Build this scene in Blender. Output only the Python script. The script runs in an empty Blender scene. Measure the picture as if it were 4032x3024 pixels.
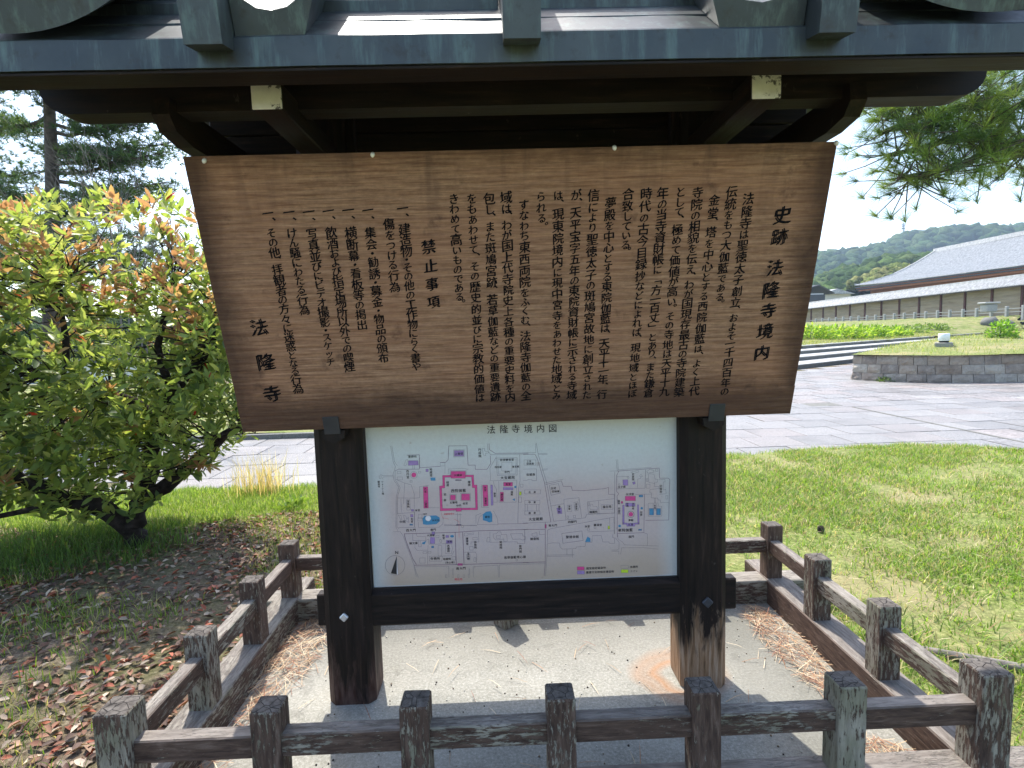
import bpy, math, random
import numpy as np
from mathutils import Vector, Matrix
random.seed(7); rng = np.random.default_rng(7)
S = bpy.context.scene
COL = S.collection

# ---------------------------------------------------------------- camera
CAM = np.array([-.179, -1.891, 1.754]); FPX = 2215.87
RX = np.array([.99929, -.0252, -.0302]); UX = np.array([.0320, .0897, .99545]); FX = np.array([.0226, .9957, -.0902])
RX = RX/np.linalg.norm(RX); FX = FX/np.linalg.norm(FX); FX -= RX*(RX@FX); FX /= np.linalg.norm(FX); UX = np.cross(RX, FX)
cd = bpy.data.cameras.new('camera'); cam = bpy.data.objects.new('camera', cd); COL.objects.link(cam)
cd.sensor_width = 36; cd.lens = 36*FPX/4032; cd.clip_start = .05; cd.clip_end = 4000
M = Matrix.Identity(4)
for i in range(3):
    M[i][0] = RX[i]; M[i][1] = UX[i]; M[i][2] = -FX[i]; M[i][3] = CAM[i]
cam.matrix_world = M
S.camera = cam

# ---------------------------------------------------------------- sky, sun, exposure
SUN_EL = math.radians(60); SUN_AZ = math.atan2(-.28, .96)       # azimuth from +Y towards +X
W = bpy.data.worlds.new('World'); S.world = W; W.use_nodes = True
nt = W.node_tree; nt.nodes.clear()
sky = nt.nodes.new('ShaderNodeTexSky'); sky.sky_type = 'NISHITA'; sky.sun_disc = False
sky.sun_elevation = SUN_EL; sky.sun_rotation = SUN_AZ
sky.air_density = 1.0; sky.dust_density = 2.2; sky.ozone_density = 1.2; sky.altitude = 60
bg = nt.nodes.new('ShaderNodeBackground'); bg.inputs[1].default_value = .15
wo = nt.nodes.new('ShaderNodeOutputWorld')
nt.links.new(sky.outputs[0], bg.inputs[0]); nt.links.new(bg.outputs[0], wo.inputs[0])
sl = bpy.data.lights.new('sun', 'SUN'); sl.energy = 2.5; sl.angle = math.radians(.55); sl.color = (1, .955, .88)
so = bpy.data.objects.new('sun', sl); COL.objects.link(so)
TS = Vector((math.sin(SUN_AZ)*math.cos(SUN_EL), math.cos(SUN_AZ)*math.cos(SUN_EL), math.sin(SUN_EL)))
so.rotation_euler = TS.to_track_quat('Z', 'Y').to_euler(); so.location = (-3, 8, 14)
S.view_settings.view_transform = 'Standard'; S.view_settings.look = 'None'
S.view_settings.exposure = 1.58; S.view_settings.gamma = 1; S.view_settings.use_curve_mapping = False
S.cycles.max_bounces = 8; S.cycles.transparent_max_bounces = 6; S.cycles.diffuse_bounces = 4
S.cycles.use_denoising = True

# ---------------------------------------------------------------- helpers
def at(px, py, ax, v):
    """point of the photo (4032 px wide) on the plane coordinate[ax] = v"""
    d = FX + RX*(px-2016)/FPX - UX*(py-1512)/FPX
    return CAM + d*(v-CAM[ax])/d[ax]
def tag(o, label=None, cat=None, group=None, kind=None):
    if label: o['label'] = label
    if cat: o['category'] = cat
    if group: o['group'] = group
    if kind: o['kind'] = kind
    return o
def empty(name, loc=(0, 0, 0), rz=0):
    o = bpy.data.objects.new(name, None); COL.objects.link(o); o.location = loc; o.rotation_euler = (0, 0, rz)
    o.empty_display_size = .1
    return o
def link(name, me, parent=None, loc=None, rot=None, scale=None):
    o = bpy.data.objects.new(name, me); COL.objects.link(o)
    if parent: o.parent = parent
    if loc is not None: o.location = loc
    if rot is not None: o.rotation_euler = rot
    if scale is not None: o.scale = scale
    return o
class MB:
    def __init__(s): s.v = []; s.f = []
    def add(s, vs, fs):
        b = len(s.v); s.v += [tuple(map(float, q)) for q in vs]; s.f += [tuple(b+i for i in q) for q in fs]; return s
    def box(s, x0, x1, y0, y1, z0, z1, M=None):
        vs = [(x, y, z) for z in (z0, z1) for y in (y0, y1) for x in (x0, x1)]
        if M is not None: vs = [tuple(M @ Vector(q)) for q in vs]
        return s.add(vs, [(0, 2, 3, 1), (4, 5, 7, 6), (0, 1, 5, 4), (2, 6, 7, 3), (0, 4, 6, 2), (1, 3, 7, 5)])
    def cbox(s, x0, x1, y0, y1, z0, z1, c=.004, M=None):
        """box whose 12 edges are chamfered"""
        X, Y, Z = (x0, x1), (y0, y1), (z0, z1); vs = []; idx = {}
        for i in (0, 1):
            for j in (0, 1):
                for k in (0, 1):
                    for a in range(3):
                        q = [X[i]+(c if i == 0 else -c), Y[j]+(c if j == 0 else -c), Z[k]+(c if k == 0 else -c)]
                        q[a] = (X, Y, Z)[a][(i, j, k)[a]]
                        idx[(i, j, k, a)] = len(vs); vs.append(tuple(q))
        g = idx; fs = []
        for a in range(3):
            b, d = [(1, 2), (2, 0), (0, 1)][a]
            for side in (0, 1):
                loop = []
                for (p, q) in ((0, 0), (1, 0), (1, 1), (0, 1)):
                    t = [0, 0, 0]; t[a] = side; t[b] = p; t[d] = q; loop.append(g[(*t, a)])
                fs.append(tuple(loop if side else loop[::-1]))
            for p in (0, 1):
                for q in (0, 1):
                    t0 = [0, 0, 0]; t0[b] = p; t0[d] = q; t0[a] = 0; t1 = list(t0); t1[a] = 1
                    l = (g[(*t0, b)], g[(*t1, b)], g[(*t1, d)], g[(*t0, d)])
                    fs.append(l if p == q else l[::-1])
        for i in (0, 1):
            for j in (0, 1):
                for k in (0, 1):
                    l = tuple(g[(i, j, k, a)] for a in range(3)); fs.append(l if (i+j+k) % 2 else l[::-1])
        if M is not None: vs = [tuple(M @ Vector(q)) for q in vs]
        return s.add(vs, fs)
    def prism(s, prof, a0, a1, axis=0):
        """profile polygon extruded along an axis"""
        n = len(prof); put = {0: lambda a, p: (a, p[0], p[1]), 1: lambda a, p: (p[0], a, p[1]), 2: lambda a, p: (p[0], p[1], a)}[axis]
        vs = [put(a0, p) for p in prof]+[put(a1, p) for p in prof]
        fs = [tuple(range(n))[::-1], tuple(range(n, 2*n))]+[(i, (i+1) % n, n+(i+1) % n, n+i) for i in range(n)]
        return s.add(vs, fs)
    def tube(s, pts, rad, n=6):
        pts = [Vector(p) for p in pts]; rings = []; up = Vector((.13, .2, .97))
        for i, p in enumerate(pts):
            t = (pts[min(i+1, len(pts)-1)]-pts[max(i-1, 0)]).normalized()
            a = t.cross(up); a = a.normalized() if a.length > 1e-4 else Vector((1, 0, 0)); b = t.cross(a)
            r = rad[i] if hasattr(rad, '__len__') else rad
            rings.append([p+(a*math.cos(2*math.pi*k/n)+b*math.sin(2*math.pi*k/n))*r for k in range(n)])
        vs = [q for g in rings for q in g]
        fs = [(i*n+k, i*n+(k+1) % n, (i+1)*n+(k+1) % n, (i+1)*n+k) for i in range(len(pts)-1) for k in range(n)]
        fs += [tuple(range(n))[::-1], tuple(range((len(pts)-1)*n, len(pts)*n))]
        return s.add(vs, fs)
    def mesh(s, name, m, smooth=False):
        me = bpy.data.meshes.new(name); me.from_pydata(s.v, [], s.f); me.update()
        if m: me.materials.append(m)
        if smooth: me.shade_smooth()
        return me
    def build(s, name, m, parent=None, smooth=False, loc=None, rot=None):
        return link(name, s.mesh(name, m, smooth), parent, loc, rot)
def np_mesh(name, V, F, m, col=None, smooth=False):
    """fast mesh from arrays; F is (n,3) or (n,4); col is one colour per vertex"""
    V = np.ascontiguousarray(V, dtype=np.float32); F = np.ascontiguousarray(F, dtype=np.int32); k = F.shape[1]
    me = bpy.data.meshes.new(name); me.vertices.add(len(V)); me.vertices.foreach_set('co', V.ravel())
    me.loops.add(F.size); me.loops.foreach_set('vertex_index', F.ravel())
    me.polygons.add(len(F)); me.polygons.foreach_set('loop_start', np.arange(0, F.size, k, dtype=np.int32))
    me.update(calc_edges=True)
    if col is not None:
        a = me.color_attributes.new('Col', 'FLOAT_COLOR', 'POINT')
        a.data.foreach_set('color', np.c_[col, np.ones(len(col))].astype(np.float32).ravel())
    me.materials.append(m)
    if smooth: me.shade_smooth()
    return me
def vnoise(x, y, s=1., seed=0):
    """smooth value noise on arrays"""
    x = np.asarray(x, float)*s+seed*17.3; y = np.asarray(y, float)*s+seed*9.1
    xi = np.floor(x).astype(int); yi = np.floor(y).astype(int); fx = x-xi; fy = y-yi
    fx = fx*fx*(3-2*fx); fy = fy*fy*(3-2*fy)
    h = lambda a, b: (np.sin(a*127.1+b*311.7+seed)*43758.5453) % 1
    return (h(xi, yi)*(1-fx)+h(xi+1, yi)*fx)*(1-fy)+(h(xi, yi+1)*(1-fx)+h(xi+1, yi+1)*fx)*fy

# ---------------------------------------------------------------- material helpers
class G:
    def __init__(s, name):
        s.m = bpy.data.materials.new(name); s.m.use_nodes = True; s.t = s.m.node_tree; s.t.nodes.clear()
        s.out = s.n('ShaderNodeOutputMaterial'); s.b = s.n('ShaderNodeBsdfPrincipled'); s.l(s.b.outputs[0], s.out.inputs[0])
    def n(s, ty, **k):
        x = s.t.nodes.new(ty)
        for a, b in k.items(): setattr(x, a, b)
        return x
    def l(s, a, b): s.t.links.new(a, b)
    def put(s, sock, v):
        if isinstance(v, bpy.types.NodeSocket): s.l(v, sock)
        else: sock.default_value = (*v, 1) if isinstance(v, tuple) and len(v) == 3 and sock.type == 'RGBA' else v
    def co(s, kind='Object', scale=(1, 1, 1), rnd=False, loc=(0, 0, 0)):
        c = s.n('ShaderNodeTexCoord').outputs[kind]
        if rnd:
            r = s.n('ShaderNodeObjectInfo').outputs['Random']
            k = s.n('ShaderNodeVectorMath', operation='SCALE'); s.put(k.inputs[0], (13.7, 7.9, 21.3)); s.l(r, k.inputs['Scale'])
            a = s.n('ShaderNodeVectorMath', operation='ADD'); s.l(c, a.inputs[0]); s.l(k.outputs[0], a.inputs[1]); c = a.outputs[0]
        mp = s.n('ShaderNodeMapping'); s.l(c, mp.inputs[0]); mp.inputs['Scale'].default_value = scale; mp.inputs['Location'].default_value = loc
        return mp.outputs[0]
    def noise(s, v, sc=5, det=4, ro=.55, dist=0):
        x = s.n('ShaderNodeTexNoise'); s.l(v, x.inputs['Vector']); x.inputs['Scale'].default_value = sc
        x.inputs['Detail'].default_value = det; x.inputs['Roughness'].default_value = ro; x.inputs['Distortion'].default_value = dist
        return x.outputs['Fac']
    def vor(s, v, sc=5, feat='F1', out='Distance'):
        x = s.n('ShaderNodeTexVoronoi', feature=feat); s.l(v, x.inputs['Vector']); x.inputs['Scale'].default_value = sc
        return x.outputs[out]
    def ramp(s, f, stops):
        r = s.n('ShaderNodeValToRGB'); s.l(f, r.inputs[0]); e = r.color_ramp.elements
        while len(e) < len(stops): e.new(.5)
        for i, (p, c) in enumerate(stops):
            e[i].position = p; e[i].color = (*c, 1) if isinstance(c, tuple) else (c, c, c, 1)
        return r.outputs[0]
    def mix(s, f, a, b, mode='MIX'):
        x = s.n('ShaderNodeMix', data_type='RGBA', blend_type=mode); s.put(x.inputs[0], f); s.put(x.inputs[6], a); s.put(x.inputs[7], b)
        return x.outputs[2]
    def math(s, op, a, b=0., clamp=False):
        x = s.n('ShaderNodeMath', operation=op); x.use_clamp = clamp; s.put(x.inputs[0], a); s.put(x.inputs[1], b); return x.outputs[0]
    def rnd(s): return s.n('ShaderNodeObjectInfo').outputs['Random']
    def isl(s): return s.n('ShaderNodeNewGeometry').outputs['Random Per Island']
    def attr(s): return s.n('ShaderNodeAttribute', attribute_name='Col').outputs['Color']
    def xyz(s, v):
        x = s.n('ShaderNodeSeparateXYZ'); s.l(v, x.inputs[0]); return x.outputs
    def bump(s, h, d=.01, st=.6):
        x = s.n('ShaderNodeBump'); s.l(h, x.inputs['Height']); x.inputs['Distance'].default_value = d; x.inputs['Strength'].default_value = st
        s.l(x.outputs[0], s.b.inputs['Normal'])
    def done(s, col, rough=.8, metal=0., spec=None):
        s.put(s.b.inputs['Base Color'], col); s.put(s.b.inputs['Roughness'], rough); s.put(s.b.inputs['Metallic'], metal)
        if spec is not None: s.put(s.b.inputs['Specular IOR Level'], spec)
        return s.m
def leafy(name, tr=.45, rough=.5, tint=(1, 1, 1)):
    g = G(name); c = g.attr()
    g.put(g.b.inputs['Base Color'], c); g.put(g.b.inputs['Roughness'], rough); g.b.inputs['Specular IOR Level'].default_value = .35
    t = g.n('ShaderNodeBsdfTranslucent'); g.l(g.mix(1., c, (1.65, 1.6, .95), 'MULTIPLY'), t.inputs[0])
    m = g.n('ShaderNodeMixShader'); m.inputs[0].default_value = tr; g.l(g.b.outputs[0], m.inputs[1]); g.l(t.outputs[0], m.inputs[2])
    g.l(m.outputs[0], g.out.inputs[0]); return g.m
MAT = {}
def fence_wood(axis, name, bias=0.):
    sc = [7, 7, 7]; sc[axis] = 1.0
    g = G(name); v = g.co('Object', tuple(sc), True); v1 = g.co('Object', (1, 1, 1), True)
    grain = g.noise(v, 9, 5, .65, .6)
    brown = g.ramp(grain, [(.3, (.038, .023, .017)), (.55, (.095, .060, .044)), (.75, (.19, .135, .105))])
    sc2 = [3.4, 3.4, 3.4]; sc2[axis] = .7
    fl = g.noise(g.co('Object', tuple(sc2), True, (3, 1, 2)), 26, 7, .72, .2)
    big = g.noise(v1, 3.2, 3, .6)
    up = g.xyz(g.n('ShaderNodeNewGeometry').outputs['Normal'])[2]
    cov = g.math('ADD', g.math('MULTIPLY', big, .42), g.math('MULTIPLY', g.rnd(), .20))
    thr = g.math('ADD', g.math('SUBTRACT', .875+bias, cov), g.math('MULTIPLY', up, -.05))
    mask = g.ramp(g.math('ADD', g.math('SUBTRACT', fl, thr), .5), [(.485, 0.), (.53, .95)])
    pale = g.ramp(g.noise(v, 6, 5, .75), [(.3, (.15, .132, .10)), (.7, (.37, .335, .27))])
    moss = g.mix(g.ramp(g.noise(v1, 5, 3), [(.45, 0.), (.62, .5)]), pale, (.15, .15, .085))
    silver = g.ramp(g.noise(v, 8, 5, .7, .5), [(.3, (.12, .105, .09)), (.7, (.36, .325, .285))])
    col = g.mix(mask, brown, moss)
    col = g.mix(g.math('MULTIPLY', g.ramp(up, [(.6, 0.), (.9, 1.)]), .75), col, silver)
    g.bump(g.math('ADD', grain, g.math('MULTIPLY', mask, .5)), .004, .9)
    return g.done(col, .85, spec=.25)
MAT['wood_x'] = fence_wood(0, 'weathered_wood_x'); MAT['wood_y'] = fence_wood(1, 'weathered_wood_y'); MAT['wood_z'] = fence_wood(2, 'weathered_wood_z', -.03)
def endgrain():
    g = G('end_grain'); v = g.co('Object', (1, 1, 1), True)
    c = g.ramp(g.noise(v, 30, 4, .7), [(.3, (.05, .042, .036)), (.7, (.17, .15, .13))])
    cr = g.ramp(g.vor(g.co('Object', (1, 1, .2), True), 26, 'DISTANCE_TO_EDGE'), [(.0, .0), (.035, 1.)])
    c = g.mix(cr, (.015, .012, .01), c); g.bump(cr, .004, .8)
    return g.done(c, .9, spec=.2)
MAT['end'] = endgrain()
def dark_wood(axis, name, worn=False):
    sc = [9, 9, 9]; sc[axis] = .8
    g = G(name); v = g.co('Object', tuple(sc)); gr = g.noise(v, 5, 5, .65, .4)
    c = g.ramp(gr, [(.35, (.005, .0035, .003)), (.58, (.018, .011, .008)), (.78, (.050, .031, .022))])
    sp = g.ramp(g.noise(g.co('Object', (3, 3, 1.4)), 11, 4, .6), [(.68, 0.), (.73, .35)])
    c = g.mix(sp, c, (.12, .10, .085))
    g.bump(gr, .003, .5); rough = g.ramp(gr, [(.3, .5), (.7, .7)])
    return g, c, rough
for k, a in (('dark_x', 0), ('dark_y', 1), ('dark_z', 2)):
    g, c, ro = dark_wood(a, 'stained_wood_'+k[-1]); MAT[k] = g.done(c, ro, spec=.22)
def post_mat(name, amount):
    """stained post: the stain is worn away towards the foot"""
    g, c, ro = dark_wood(2, name); z = g.xyz(g.co('Object'))[2]; st = g.noise(g.co('Object', (9, 9, 1.6)), 1.6, 6, .7, .8)
    x = g.xyz(g.co('Object'))[0]
    h = g.math('ADD', g.math('MULTIPLY', z, -1.9), g.math('MULTIPLY', st, 1.5))
    h = g.math('ADD', h, g.math('MULTIPLY', g.noise(g.co('Object', (9, 9, 2.2)), 1.3, 3), .8))
    if amount > .5:
        mask = g.ramp(h, [(.50, 0.), (.62, .45), (.80, 1.)]); bare = g.ramp(g.noise(g.co('Object', (14, 14, .9)), 4, 5, .7), [(.3, (.07, .04, .022)), (.45, (.26, .15, .08)), (.7, (.46, .34, .24))])
    else:
        mask = g.ramp(h, [(.72, 0.), (1.02, .75)]); bare = g.ramp(g.noise(g.co('Object', (10, 10, 2)), 4, 4), [(.35, (.05, .02, .014)), (.7, (.16, .10, .08))])
    return g.done(g.mix(mask, c, bare), ro, spec=.2)
MAT['post_l'] = post_mat('stained_post', .2); MAT['post_r'] = post_mat('worn_post', 1.)
def board_mat():
    g = G('cedar_board'); v = g.co('Object')
    fine = g.noise(g.co('Object', (.8, 1, 19)), 6, 6, .72, .25)
    w = g.n('ShaderNodeTexWave', wave_type='BANDS', bands_direction='Z'); g.l(g.co('Object', (.20, 1, .85)), w.inputs[0])
    w.inputs['Scale'].default_value = 11; w.inputs['Distortion'].default_value = 9; w.inputs['Detail'].default_value = 4; w.inputs['Detail Scale'].default_value = .7; w.inputs['Detail Roughness'].default_value = .6
    c = g.ramp(fine, [(.30, (.095, .052, .034)), (.46, (.205, .118, .076)), (.58, (.285, .172, .113)), (.74, (.42, .285, .195))])
    zone = g.ramp(g.noise(g.co('Object', (.5, 1, 1.3)), 1.5, 3), [(.36, .25), (.6, 1.)])
    c = g.mix(g.math('MULTIPLY', zone, .42), c, g.ramp(w.outputs[0], [(.0, (.34, .225, .148)), (.5, (.24, .138, .088)), (.78, (.12, .063, .042)), (1., (.055, .030, .022))]))
    mot = g.noise(g.co('Object', (1.5, 1, 2.6)), 24, 5, .72); c = g.mix(.55, c, g.ramp(mot, [(.34, (.25, .25, .25)), (.5, (.5, .5, .5)), (.66, (.92, .89, .86))]), 'OVERLAY')
    red = g.ramp(g.noise(g.co('Object', (1, 1, 1.6)), 1.7, 3), [(.40, 0.), (.62, .55)]); c = g.mix(red, c, (.29, .135, .082), 'MIX')
    c = g.mix(.42, c, g.ramp(fine, [(.33, (.180, .086, .047)), (.65, (.54, .310, .180))]))
    st = g.ramp(g.noise(g.co('Object', (1, 1, 1), loc=(3, 0, 1)), 6.5, 5, .65), [(.60, 0.), (.70, .6)]); c = g.mix(st, c, (.055, .032, .026))
    pos = g.xyz(v); top = g.math('MULTIPLY', g.math('SUBTRACT', pos[2], .72), 2.4, True)
    drip = g.ramp(g.noise(g.co('Object', (5, 1, .5)), 1.7, 4, .6), [(.52, 0.), (.66, .5)]); c = g.mix(g.math('MULTIPLY', drip, top), c, (.075, .048, .040))
    nb = g.math('MULTIPLY', g.noise(g.co('Object', (1, 1, 1)), 5, 5, .65), .16)
    edge = g.math('MULTIPLY', g.math('SUBTRACT', g.math('ADD', g.math('ABSOLUTE', pos[0]), nb), 1.165), 9., True)
    bot = g.math('MULTIPLY', g.math('SUBTRACT', .15, g.math('SUBTRACT', pos[2], nb)), 8., True); tp = g.math('MULTIPLY', g.math('SUBTRACT', g.math('ADD', pos[2], nb), 1.135), 9., True)
    c = g.mix(g.math('MULTIPLY', g.math('MAXIMUM', g.math('MAXIMUM', edge, bot), tp), .74), c, (.038, .022, .018))
    g.bump(g.math('ADD', fine, g.math('MULTIPLY', w.outputs[0], .5)), .004, .7)
    return g.done(c, .85, spec=.12)
MAT['board'] = board_mat()
def simple(name, col, rough=.7, metal=0., var=.25, sc=12, bump=0., spec=None):
    g = G(name); f = g.noise(g.co('Object', rnd=True), sc, 5, .6)
    lo = tuple(x*(1-var) for x in col); hi = tuple(min(1, x*(1+var)) for x in col)
    if bump: g.bump(f, bump, .6)
    return g.done(g.ramp(f, [(.3, lo), (.7, hi)]), rough, metal, spec)
def concrete(name, a, b, rust=False, grit=1.):
    g = G(name); v = g.co('Object'); f = g.noise(v, 2.2, 6, .72); s = g.noise(v, 75, 4, .85); w = g.vor(v, 260, 'F1', 'Color')
    c = g.ramp(f, [(.3, a), (.7, b)])
    c = g.mix(.55*grit, c, g.ramp(s, [(.33, (.07, .068, .055)), (.5, (.22, .215, .185)), (.68, (.46, .45, .41))]))
    st = g.ramp(g.noise(v, 7, 4, .6), [(.58, 0.), (.7, .35)]); c = g.mix(st, c, tuple(x*.45 for x in a))
    if rust:
        yy = g.math('ADD', g.xyz(v)[1], g.math('MULTIPLY', f, .5)); c = g.mix(g.ramp(yy, [(.0, .0), (.95, 0.), (1., 0.)]), c, c)
        damp = g.math('MULTIPLY', g.math('SUBTRACT', yy, 1.0), 1.6, True); c = g.mix(g.math('MULTIPLY', damp, .6), c, (.10, .098, .085))
        xd = g.math('MULTIPLY', g.math('SUBTRACT', g.math('ADD', g.xyz(v)[0], g.math('MULTIPLY', f, .4)), 1.05), 5., True); c = g.mix(g.math('MULTIPLY', xd, .5), c, (.13, .127, .105))
        for (cx, cy, r0, r1) in ((.64, .80, .13, .05),):
            d = g.n('ShaderNodeVectorMath', operation='DISTANCE'); g.l(g.mix(.10, v, g.n('ShaderNodeTexNoise').outputs['Color'], 'LINEAR_LIGHT'), d.inputs[0]); d.inputs[1].default_value = (cx+.05, cy, 0)
            ring = g.ramp(d.outputs['Value'], [(.09, .0), (.14, .6), (.17, .25), (.21, .35), (.27, 0.)])
            c = g.mix(ring, c, (.36, .16, .055))
    g.bump(g.math('ADD', s, f), .003, .7); return g.done(c, .9, spec=.25)
MAT['slab'] = concrete('slab_concrete', (.20, .192, .155), (.52, .495, .42), True)
MAT['border'] = concrete('border_concrete', (.24, .235, .20), (.34, .33, .29))
MAT['granite_pale'] = concrete('pale_granite', (.45, .45, .43), (.55, .55, .53))
MAT['granite_dark'] = concrete('dark_granite', (.06, .06, .058), (.11, .11, .10))
def copper():
    g = G('patinated_copper'); v = g.co('Object', rnd=True); f = g.noise(v, 3, 5, .6); s = g.noise(g.co('Object', (9, 9, 1.2), True), 2.4, 5, .7)
    c = g.ramp(f, [(.3, (.030, .038, .042)), (.7, (.075, .088, .090))])
    c = g.mix(g.ramp(s, [(.50, 0.), (.72, .75)]), c, (.12, .175, .155)); c = g.mix(g.ramp(g.noise(v, 14, 5, .7), [(.55, 0.), (.7, .65)]), c, (.035, .028, .024))
    g.bump(f, .003, .35); return g.done(c, g.ramp(f, [(.3, .38), (.7, .55)]), .35)
MAT['copper'] = copper()
def paint_end():
    g = G('flaking_white_paint'); v = g.co('Object', rnd=True); f = g.noise(v, 30, 5, .7)
    pb = g.xyz(v); m = g.ramp(g.math('ADD', f, g.math('MULTIPLY', g.noise(v, 8, 2), .5)), [(.80, 0.), (.84, 1.)])
    return g.done(g.mix(m, g.ramp(g.noise(v, 14, 3), [(.3, (.55, .52, .47)), (.7, (.75, .73, .68))]), (.09, .08, .07)), .8)
MAT['white_end'] = paint_end()
def granite_tile():
    g = G('granite_paving'); v = g.co('Object', rnd=True); sp = g.noise(v, 95, 2, .85); r = g.rnd()
    base = g.ramp(r, [(.0, (.26, .247, .235)), (.35, (.16, .158, .155)), (.6, (.26, .215, .195)), (.85, (.205, .20, .197)), (1., (.30, .285, .265))])
    c = g.mix(.6, base, g.ramp(sp, [(.36, (.035, .035, .037)), (.5, (.19, .183, .178)), (.64, (.45, .435, .41))]))
    c = g.mix(g.ramp(g.noise(g.co('Object', (1, 1, 1), True), 1.2, 4), [(.5, 0.), (.7, .4)]), c, (.11, .108, .105))
    g.bump(sp, .002, .5); return g.done(c, .62, spec=.3)
MAT['tile'] = granite_tile()
def ground_mat():
    g = G('earth'); v = g.co('Object'); f = g.noise(v, .6, 6, .6); s = g.noise(v, 40, 5, .7)
    c = g.ramp(s, [(.3, (.06, .042, .03)), (.55, (.17, .13, .092)), (.75, (.36, .30, .22))])
    gr = g.ramp(g.noise(v, 1.3, 5, .7), [(.42, 0.), (.58, 1.)]); c = g.mix(g.math('MULTIPLY', gr, .45), c, (.085, .11, .03))
    g.bump(s, .02, .8); return g.done(c, .95, spec=.1)
MAT['earth'] = ground_mat()
def lawn_mat(name, k=1.):
    g = G(name); v = g.co('Object'); f = g.noise(v, .9, 6, .65); s = g.noise(v, 26*k, 5, .75)
    c = g.ramp(s, [(.30, (.055, .06, .02)), (.5, (.16, .20, .05)), (.70, (.36, .35, .14))])
    c = g.mix(g.ramp(f, [(.46, 0.), (.62, .7)]), c, (.31, .26, .14)); g.bump(s, .02/k, .9)
    return g.done(c, .9, spec=.15)
MAT['lawn'] = lawn_mat('lawn_turf'); MAT['lawn_far'] = lawn_mat('far_turf', .12)
MAT['leaf'] = leafy('leaf', .5, .38); MAT['needle'] = leafy('pine_needle', .3, .45); MAT['grass'] = leafy('grass_blade', .45, .55); MAT['litter'] = leafy('dry_leaf', .12, .7)
MAT['bark'] = simple('bark', (.028, .022, .019), .95, 0, .6, 22, .02, .1); MAT['pine_bark'] = simple('pine_bark', (.075, .058, .048), .95, 0, .5, 14, .03)
MAT['twig'] = simple('twig', (.17, .15, .13), .9, 0, .4, 20)
MAT['ink'] = simple('black_ink', (.006, .0055, .007), .8, 0, .3, 30, 0, .08); MAT['steel'] = simple('dark_steel', (.05, .052, .058), .5, .4, .2, 8)
MAT['bolt'] = simple('pale_zinc', (.62, .62, .60), .4, .6, .1); MAT['ceramic'] = simple('white_ceramic', (.85, .84, .8), .25, 0, .05)
def wallstone():
    g = G('rough_wall_stone'); v = g.co('Object', rnd=True); f = g.noise(v, 3.5, 5, .65); s = g.noise(v, 26, 4, .7); r = g.rnd()
    b = g.ramp(r, [(.0, (.20, .15, .11)), (.25, (.42, .35, .27)), (.5, (.17, .145, .13)), (.75, (.50, .46, .38)), (1., (.30, .24, .19))])
    c = g.mix(.45, b, g.ramp(f, [(.3, (.10, .07, .055)), (.55, (.33, .28, .22)), (.75, (.55, .50, .41))]), 'MIX'); c = g.mix(g.ramp(s, [(.55, 0.), (.7, .5)]), c, (.09, .075, .065))
    g.bump(g.math('ADD', f, g.math('MULTIPLY', s, .4)), .05, .9); return g.done(c, .9, spec=.2)
MAT['wallstone'] = wallstone()
def plaster():
    g = G('rammed_earth_plaster'); v = g.co('Object', (1, .12, 1)); f = g.noise(v, 2.2, 5, .7, .5); h = g.noise(g.co('Object', (1, .05, 1)), 6, 4)
    c = g.ramp(f, [(.3, (.20, .155, .105)), (.5, (.29, .24, .17)), (.7, (.36, .30, .23))]); c = g.mix(g.ramp(h, [(.5, 0.), (.7, .5)]), c, (.22, .19, .16))
    return g.done(c, .95, spec=.1)
MAT['plaster'] = plaster()
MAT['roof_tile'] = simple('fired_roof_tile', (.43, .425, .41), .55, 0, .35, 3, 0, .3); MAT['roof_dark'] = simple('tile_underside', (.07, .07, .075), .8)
MAT['red_wood'] = simple('red_brown_timber', (.075, .022, .018), .8, 0, .25); MAT['orange'] = simple('bengara_timber', (.33, .13, .065), .8, 0, .2, 5)
MAT['white_wall'] = simple('white_plaster', (.72, .70, .66), .9, 0, .06)
MAT['lamp_glass'] = simple('frosted_acrylic', (.80, .82, .80), .25, 0, .04)
def panel_mat():
    g = G('enamel_map_panel'); v = g.co('Object'); x = g.xyz(v)
    f = g.noise(v, 3.0, 3, .5); s = g.noise(v, 60, 3, .8)
    # printed ground tint: white margin fading to a dusty pink field below the road at the top
    edge = g.math('MINIMUM', g.math('MULTIPLY', g.math('SUBTRACT', .745, g.math('ABSOLUTE', x[0])), 9., True), 1.)
    top = g.math('MULTIPLY', g.math('SUBTRACT', g.math('ADD', .60, g.math('MULTIPLY', f, .10)), x[2]), 5., True)
    tint = g.math('MULTIPLY', g.math('MULTIPLY', edge, top), .95)
    c = g.mix(tint, (.57, .605, .59), (.52, .41, .385)); low = g.math('MULTIPLY', g.math('SUBTRACT', g.math('ADD', .13, g.math('MULTIPLY', f, .14)), x[2]), 6., True)
    c = g.mix(g.math('MULTIPLY', g.math('MULTIPLY', low, edge), .75), c, (.44, .33, .23))
    c = g.mix(g.ramp(s, [(.3, .16), (.6, 0.)]), c, (.30, .26, .25)); c = g.mix(g.ramp(g.noise(v, 22, 3), [(.69, 0.), (.73, .4)]), c, (.33, .25, .20))
    return g.done(c, .35, spec=.5)
MAT['panel'] = panel_mat()
def flat(name, col, rough=.5):
    g = G(name); f = g.noise(g.co('Object'), 60, 2); return g.done(g.ramp(f, [(.3, tuple(x*.9 for x in col)), (.7, tuple(min(1, x*1.1) for x in col))]), rough)
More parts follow.
